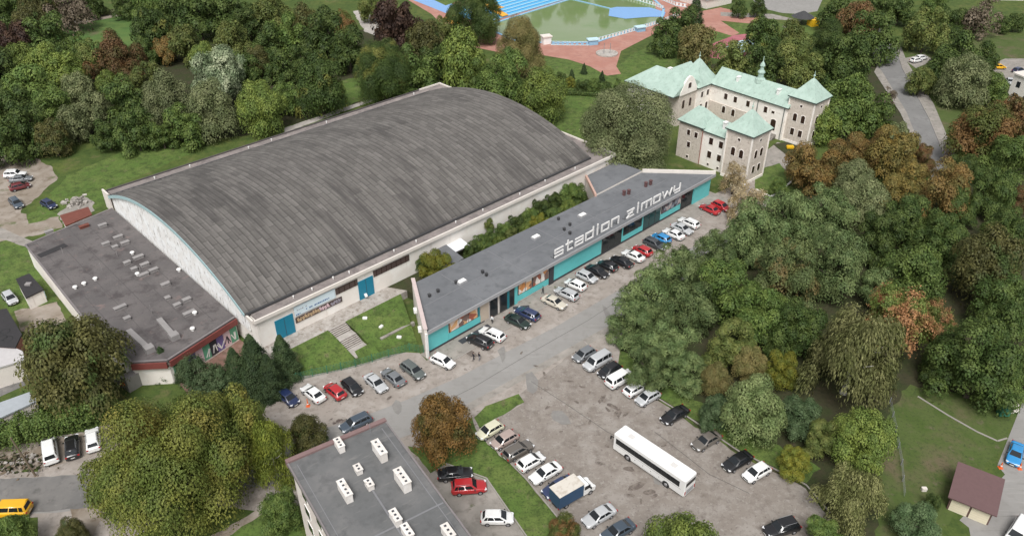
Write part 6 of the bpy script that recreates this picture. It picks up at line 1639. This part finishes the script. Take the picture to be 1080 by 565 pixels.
# white canopy above the bank
p = G(480,262,3.6); t = empty('small_canopy', (p.x, p.y, 0), AANG); tag(t, 'white tin canopy between the hall wall and the street building', 'canopy')
q = MB(); q.slab([(-2.4, -1.6, 4.0), (2.4, -1.6, 4.0), (2.4, 1.6, 4.4), (-2.4, 1.6, 4.4)], 0, .1); q.build('canopy_roof', M['canopy_white'], t)
for sx in (-2.2, 2.2):
    for sy in (-1.4, 1.4): q = MB(); q.box(sx-.06, sx+.06, sy-.06, sy+.06, 1.4, 4.05+.12*(sy > 0)*2); q.build('post', M['grey_metal'], t)
t, l = shed('small grey flat roofed annexe behind the yellow bush', 'side_annexe', [(447,256),(463,252),(489,272),(470,285)], 4.6, 'offwhite', 'low_roof', 'annexe')
# painted ramp box with orange graffiti at the annex corner
p = G(137,402,0); t = empty('graffiti_ramp', (p.x, p.y, 0), R(-35)); tag(t, 'sloping grey box with orange graffiti at the annex corner', 'ramp')
q = MB(); q.poly([(-2.5,-1.6,0),(2.5,-1.6,0),(2.5,1.6,0),(-2.5,1.6,0)]); 
v_ = [(-2.5,-1.6,0),(2.5,-1.6,0),(2.5,1.6,0),(-2.5,1.6,0),(2.5,-1.6,2.6),(2.5,1.6,2.6),(1.2,-1.6,2.6),(1.2,1.6,2.6)]
for f in ((0,1,4,6),(3,7,5,2),(1,2,5,4),(4,5,7,6),(0,6,7,3)): q.poly([v_[i] for i in f])
q.build('body', M['vent_grey'], t)
q = MB()
for k in range(4): q.obox((.2+.45*k, -1.63, .6+.3*k), (.12, .02, .4), 0, 0, Matrix.Rotation(.5*(-1)**k, 4, 'Y'))
q.build('graffiti', M['orange_paint2'], t)

# ------------------------------------------------------------------ bathing area and far buildings
def stands():
    P0, P1 = G(526,22), G(600,0); d = P1-P0; L_ = d.length + 25; ang = math.atan2(d.y, d.x); t = empty('sun_terraces', (P0.x, P0.y, 0), ang); tag(t, 'light blue stepped sun terraces beside the green pool', 'terraces')
    for k in range(7):
        q = MB(); q.box(-6, L_, 1.2+k*2.0, 3.2+k*2.0, 0, .35+.42*k); s = q.build('step', M['bright_blue'], t)
        q = MB(); q.box(-6, L_, 1.15+k*2.0, 1.55+k*2.0, .352+.42*k, .40+.42*k); q.build('edge_line', M['lightblue'], s)
    q = MB(); q.box(3.0, 6.0, 3, 15.2, 3.0, 3.15); q.slab([(3, 1, .6), (6, 1, .6), (6, 15, 3.3), (3, 15, 3.3)], .02, .2); q.build('yellow_ramp', M['orange_paint'], t)
stands()
patch('blue_deck', [(425,-4),(470,14),(483,6),(470,2),(455,-2),(440,-8)], 0.05, 'bluedeck')
patch('pool_lawn', [(440,-8),(470,6),(500,-4),(500,-14)], 0.06, 'lawn')
patch('orange_deck', [(467,19),(480,15),(489,26),(482,29)], 0.06, 'orange_paint')
patch('island_deck', [(643,9),(650,7.5),(685,8),(702,13),(700,18),(685,18),(660,20),(642,17)], 0.12, 'bluedeck')
kerb('pool_edge', [(600,-1),(645,10)], h=.3, wd=.6, mat='pool_blue')
def rail(pts, label, h=1.1, mat='white_paint', pitch=1.6, name='railing', wide=.5):
    P = [G(*p) for p in pts]; t = empty(name, (P[0].x, P[0].y, 0)); tag(t, label, 'railing'); o = P[0]
    for a, b in zip(P, P[1:]):
        d = b-a; n = max(1, round(d.length/pitch)); ang = math.atan2(d.y, d.x)
        for k in range(n): c = a + d*(k+.5)/n - o; q = MB(); q.obox((c.x, c.y, h/2), (pitch*.5*wide, .09, h/2), ang); q.build('panel', M[mat], t)
    q = MB()
    for a, b in zip(P, P[1:]):
        d = b-a; m = (a+b)/2-o; q.obox((m.x, m.y, h+.05), (d.length/2, .08, .045), math.atan2(d.y, d.x)); q.obox((m.x, m.y, .1), (d.length/2, .12, .1), math.atan2(d.y, d.x))
    q.build('top_rail', M['lightblue'], t)
rail([(630,44),(662,35),(698,24),(716,17)], 'white panelled railing along the near pool side', 1.2)
rail([(581,47.5),(606,48),(622,48)], 'blue railing at the pool corner by the plaza', 1.2, 'pool_blue')
rail([(655,-4),(690,6),(700,10)], 'white railing at the far side of the pool', 1.1)
rail([(690,-3),(712,6),(724,8)], 'white low fence at the top edge behind the pool', 1.2)
def block(name, label, px, py, ang, half, z, mat, roof=None, cat='building'):
    p = G(px, py); t = empty(name, (p.x, p.y, 0), ang); tag(t, label, cat); q = MB(); q.box(-half[0], half[0], -half[1], half[1], 0, z); q.build('wall', M[mat], t)
    if roof: q = MB(); q.box(-half[0]-.3, half[0]+.3, -half[1]-.3, half[1]+.3, z+.003, z+.35); q.build('roof', M[roof], t)
    return t
t = block('starting_tower', 'blue white kiosk at the near pool railing', 625, 47, R(15), (1.6, 1.0), 1.6, 'pool_blue', 'lightblue', 'kiosk')
t = block('starting_tower', 'pale blue kiosk at the pool railing right of the corner', 675, 33, R(25), (1.6, 1.0), 1.4, 'pool_blue', 'lightblue', 'kiosk')
t = block('pool_kiosk', 'small white kiosk at the left pool corner', 576, 46, R(20), (1.4, 1.2), 2.4, 'white_paint', 'offwhite', 'kiosk')
p = G(640, 57); t = empty('round_fountain', (p.x, p.y, 0)); tag(t, 'round pale fountain basin on the red plaza', 'fountain')
q = MB(); q.lathe((0, 0, 0), [(3.6, 0), (3.6, .4), (3.2, .45), (3.1, .2)], 24); q.build('basin', M['concrete'], t)
for s in (-1.0, 1.0): q = MB(); q.tube((s, 0, .2), (s, 0, 3.6), .09, n=6); q.build('spout', M['grey_metal'], t)
p = G(746, 3); t = empty('green_roofed_hall', (p.x, p.y, 0), R(35)); tag(t, 'pale turquoise roofed hall at the top edge by the plaza', 'building')
q = MB(); q.box(-7, 7, -6, 8, 0, 3.5); q.build('wall', M['offwhite'], t)
q = MB()
for f in (((-7.6,-6.6,3.5),(7.6,-6.6,3.5),(0,0,6.5)), ((7.6,-6.6,3.5),(7.6,8.6,3.5),(0,2,6.5),(0,0,6.5)), ((7.6,8.6,3.5),(-7.6,8.6,3.5),(0,2,6.5)), ((-7.6,8.6,3.5),(-7.6,-6.6,3.5),(0,0,6.5),(0,2,6.5))): q.poly(f)
q.build('roof', M['lightblue'], t)
# playground hut
p = G(857, 27); t = empty('play_house', (p.x, p.y, 0), R(20)); tag(t, 'yellow play house under a dark roof in the playground', 'play house')
q = MB(); q.box(-1.5, 1.5, -1.5, 1.5, 0, 2.4); q.build('wall', M['yellow_paint'], t)
q = MB(); q.lathe((-2.5, 3, 0), [(.1, 0), (.1, 2.5), (4.2, 2.6), (.3, 4.6)], 8); q.build('roof', M['dark_metal'], t)
p = G(773, 171); 
q = MB(); q.obox((0, 0, .5), (.9, .5, .35)); o = q.build('flower_tub', M['yellow_paint'], bevel=.1); o.location = G(833, 157); tag(o, 'orange yellow tub in the manor flower bed', 'planter')
# industrial hall at the top right and white building at the right edge
p = G(1075, -4); t = empty('factory_hall', (p.x, p.y, 0), R(-4)); tag(t, 'pale grey low factory hall at the top right corner', 'building')
q = MB(); q.box(-11, 60, -7, 14, 0, 5); q.build('wall', M['offwhite'], t)
for k in range(3): q = MB(); q.slab([(-11.5, -8+k*7.2, 5.05), (60, -8+k*7.2, 5.05), (60, -1.2+k*7.2, 6.4), (-11.5, -1.2+k*7.2, 6.4)], 0, .25); q.build('roof', M['tin'], t)
for k in range(9): q = MB(); q.box(-9+k*4.2, -6.5+k*4.2, -7.06, -6.98, 2.6, 4.0); q.build('window', M['window_dark'], t)
p = G(1082, 116); t = empty('white_house', (p.x, p.y, 0), R(20)); tag(t, 'white building corner at the right edge by the far car park', 'building')
q = MB(); q.box(0, 14, -7, 7, 0, 8.0); q.build('wall', M['white_wall'], t)
q = MB(); q.box(-.4, 14.4, -7.4, 7.4, 8.003, 8.4); q.build('roof', M['offwhite'], t)
for k in range(4):
    for fl in range(2): q = MB(); q.box(-.05, .02, -5.4+k*3.2, -4.2+k*3.2, 1.6+fl*3.2, 3.2+fl*3.2); q.build('window', M['window_dark'], t)
# workshop clutter
for k, (px, py) in enumerate([(6, 351), (9, 359), (3, 358)]):
    p = G(px, py, 4.05); q = MB(); q.bm.free(); q.bm = bmesh.new()
    bm = q.bm; n1, n2 = 14, 6; ring = [[bm.verts.new(((.7+.22*math.cos(6.283*j/n2))*math.cos(6.283*i/n1), (.7+.22*math.cos(6.283*j/n2))*math.sin(6.283*i/n1), .2+.2*math.sin(6.283*j/n2))) for j in range(n2)] for i in range(n1)]
    for i in range(n1):
        for j in range(n2): bm.faces.new((ring[i][j], ring[(i+1)%n1][j], ring[(i+1)%n1][(j+1)%n2], ring[i][(j+1)%n2]))
    o = q.build('old_tyre', M['tyre'], smooth=True); o.location = (p.x, p.y, 4.03)
    tag(o, ['old black tyre highest on the workshop roof', 'old black tyre rightmost on the workshop roof', 'old black tyre nearest the left edge on the workshop roof'][k], 'tyre', 'tyres on the workshop roof')
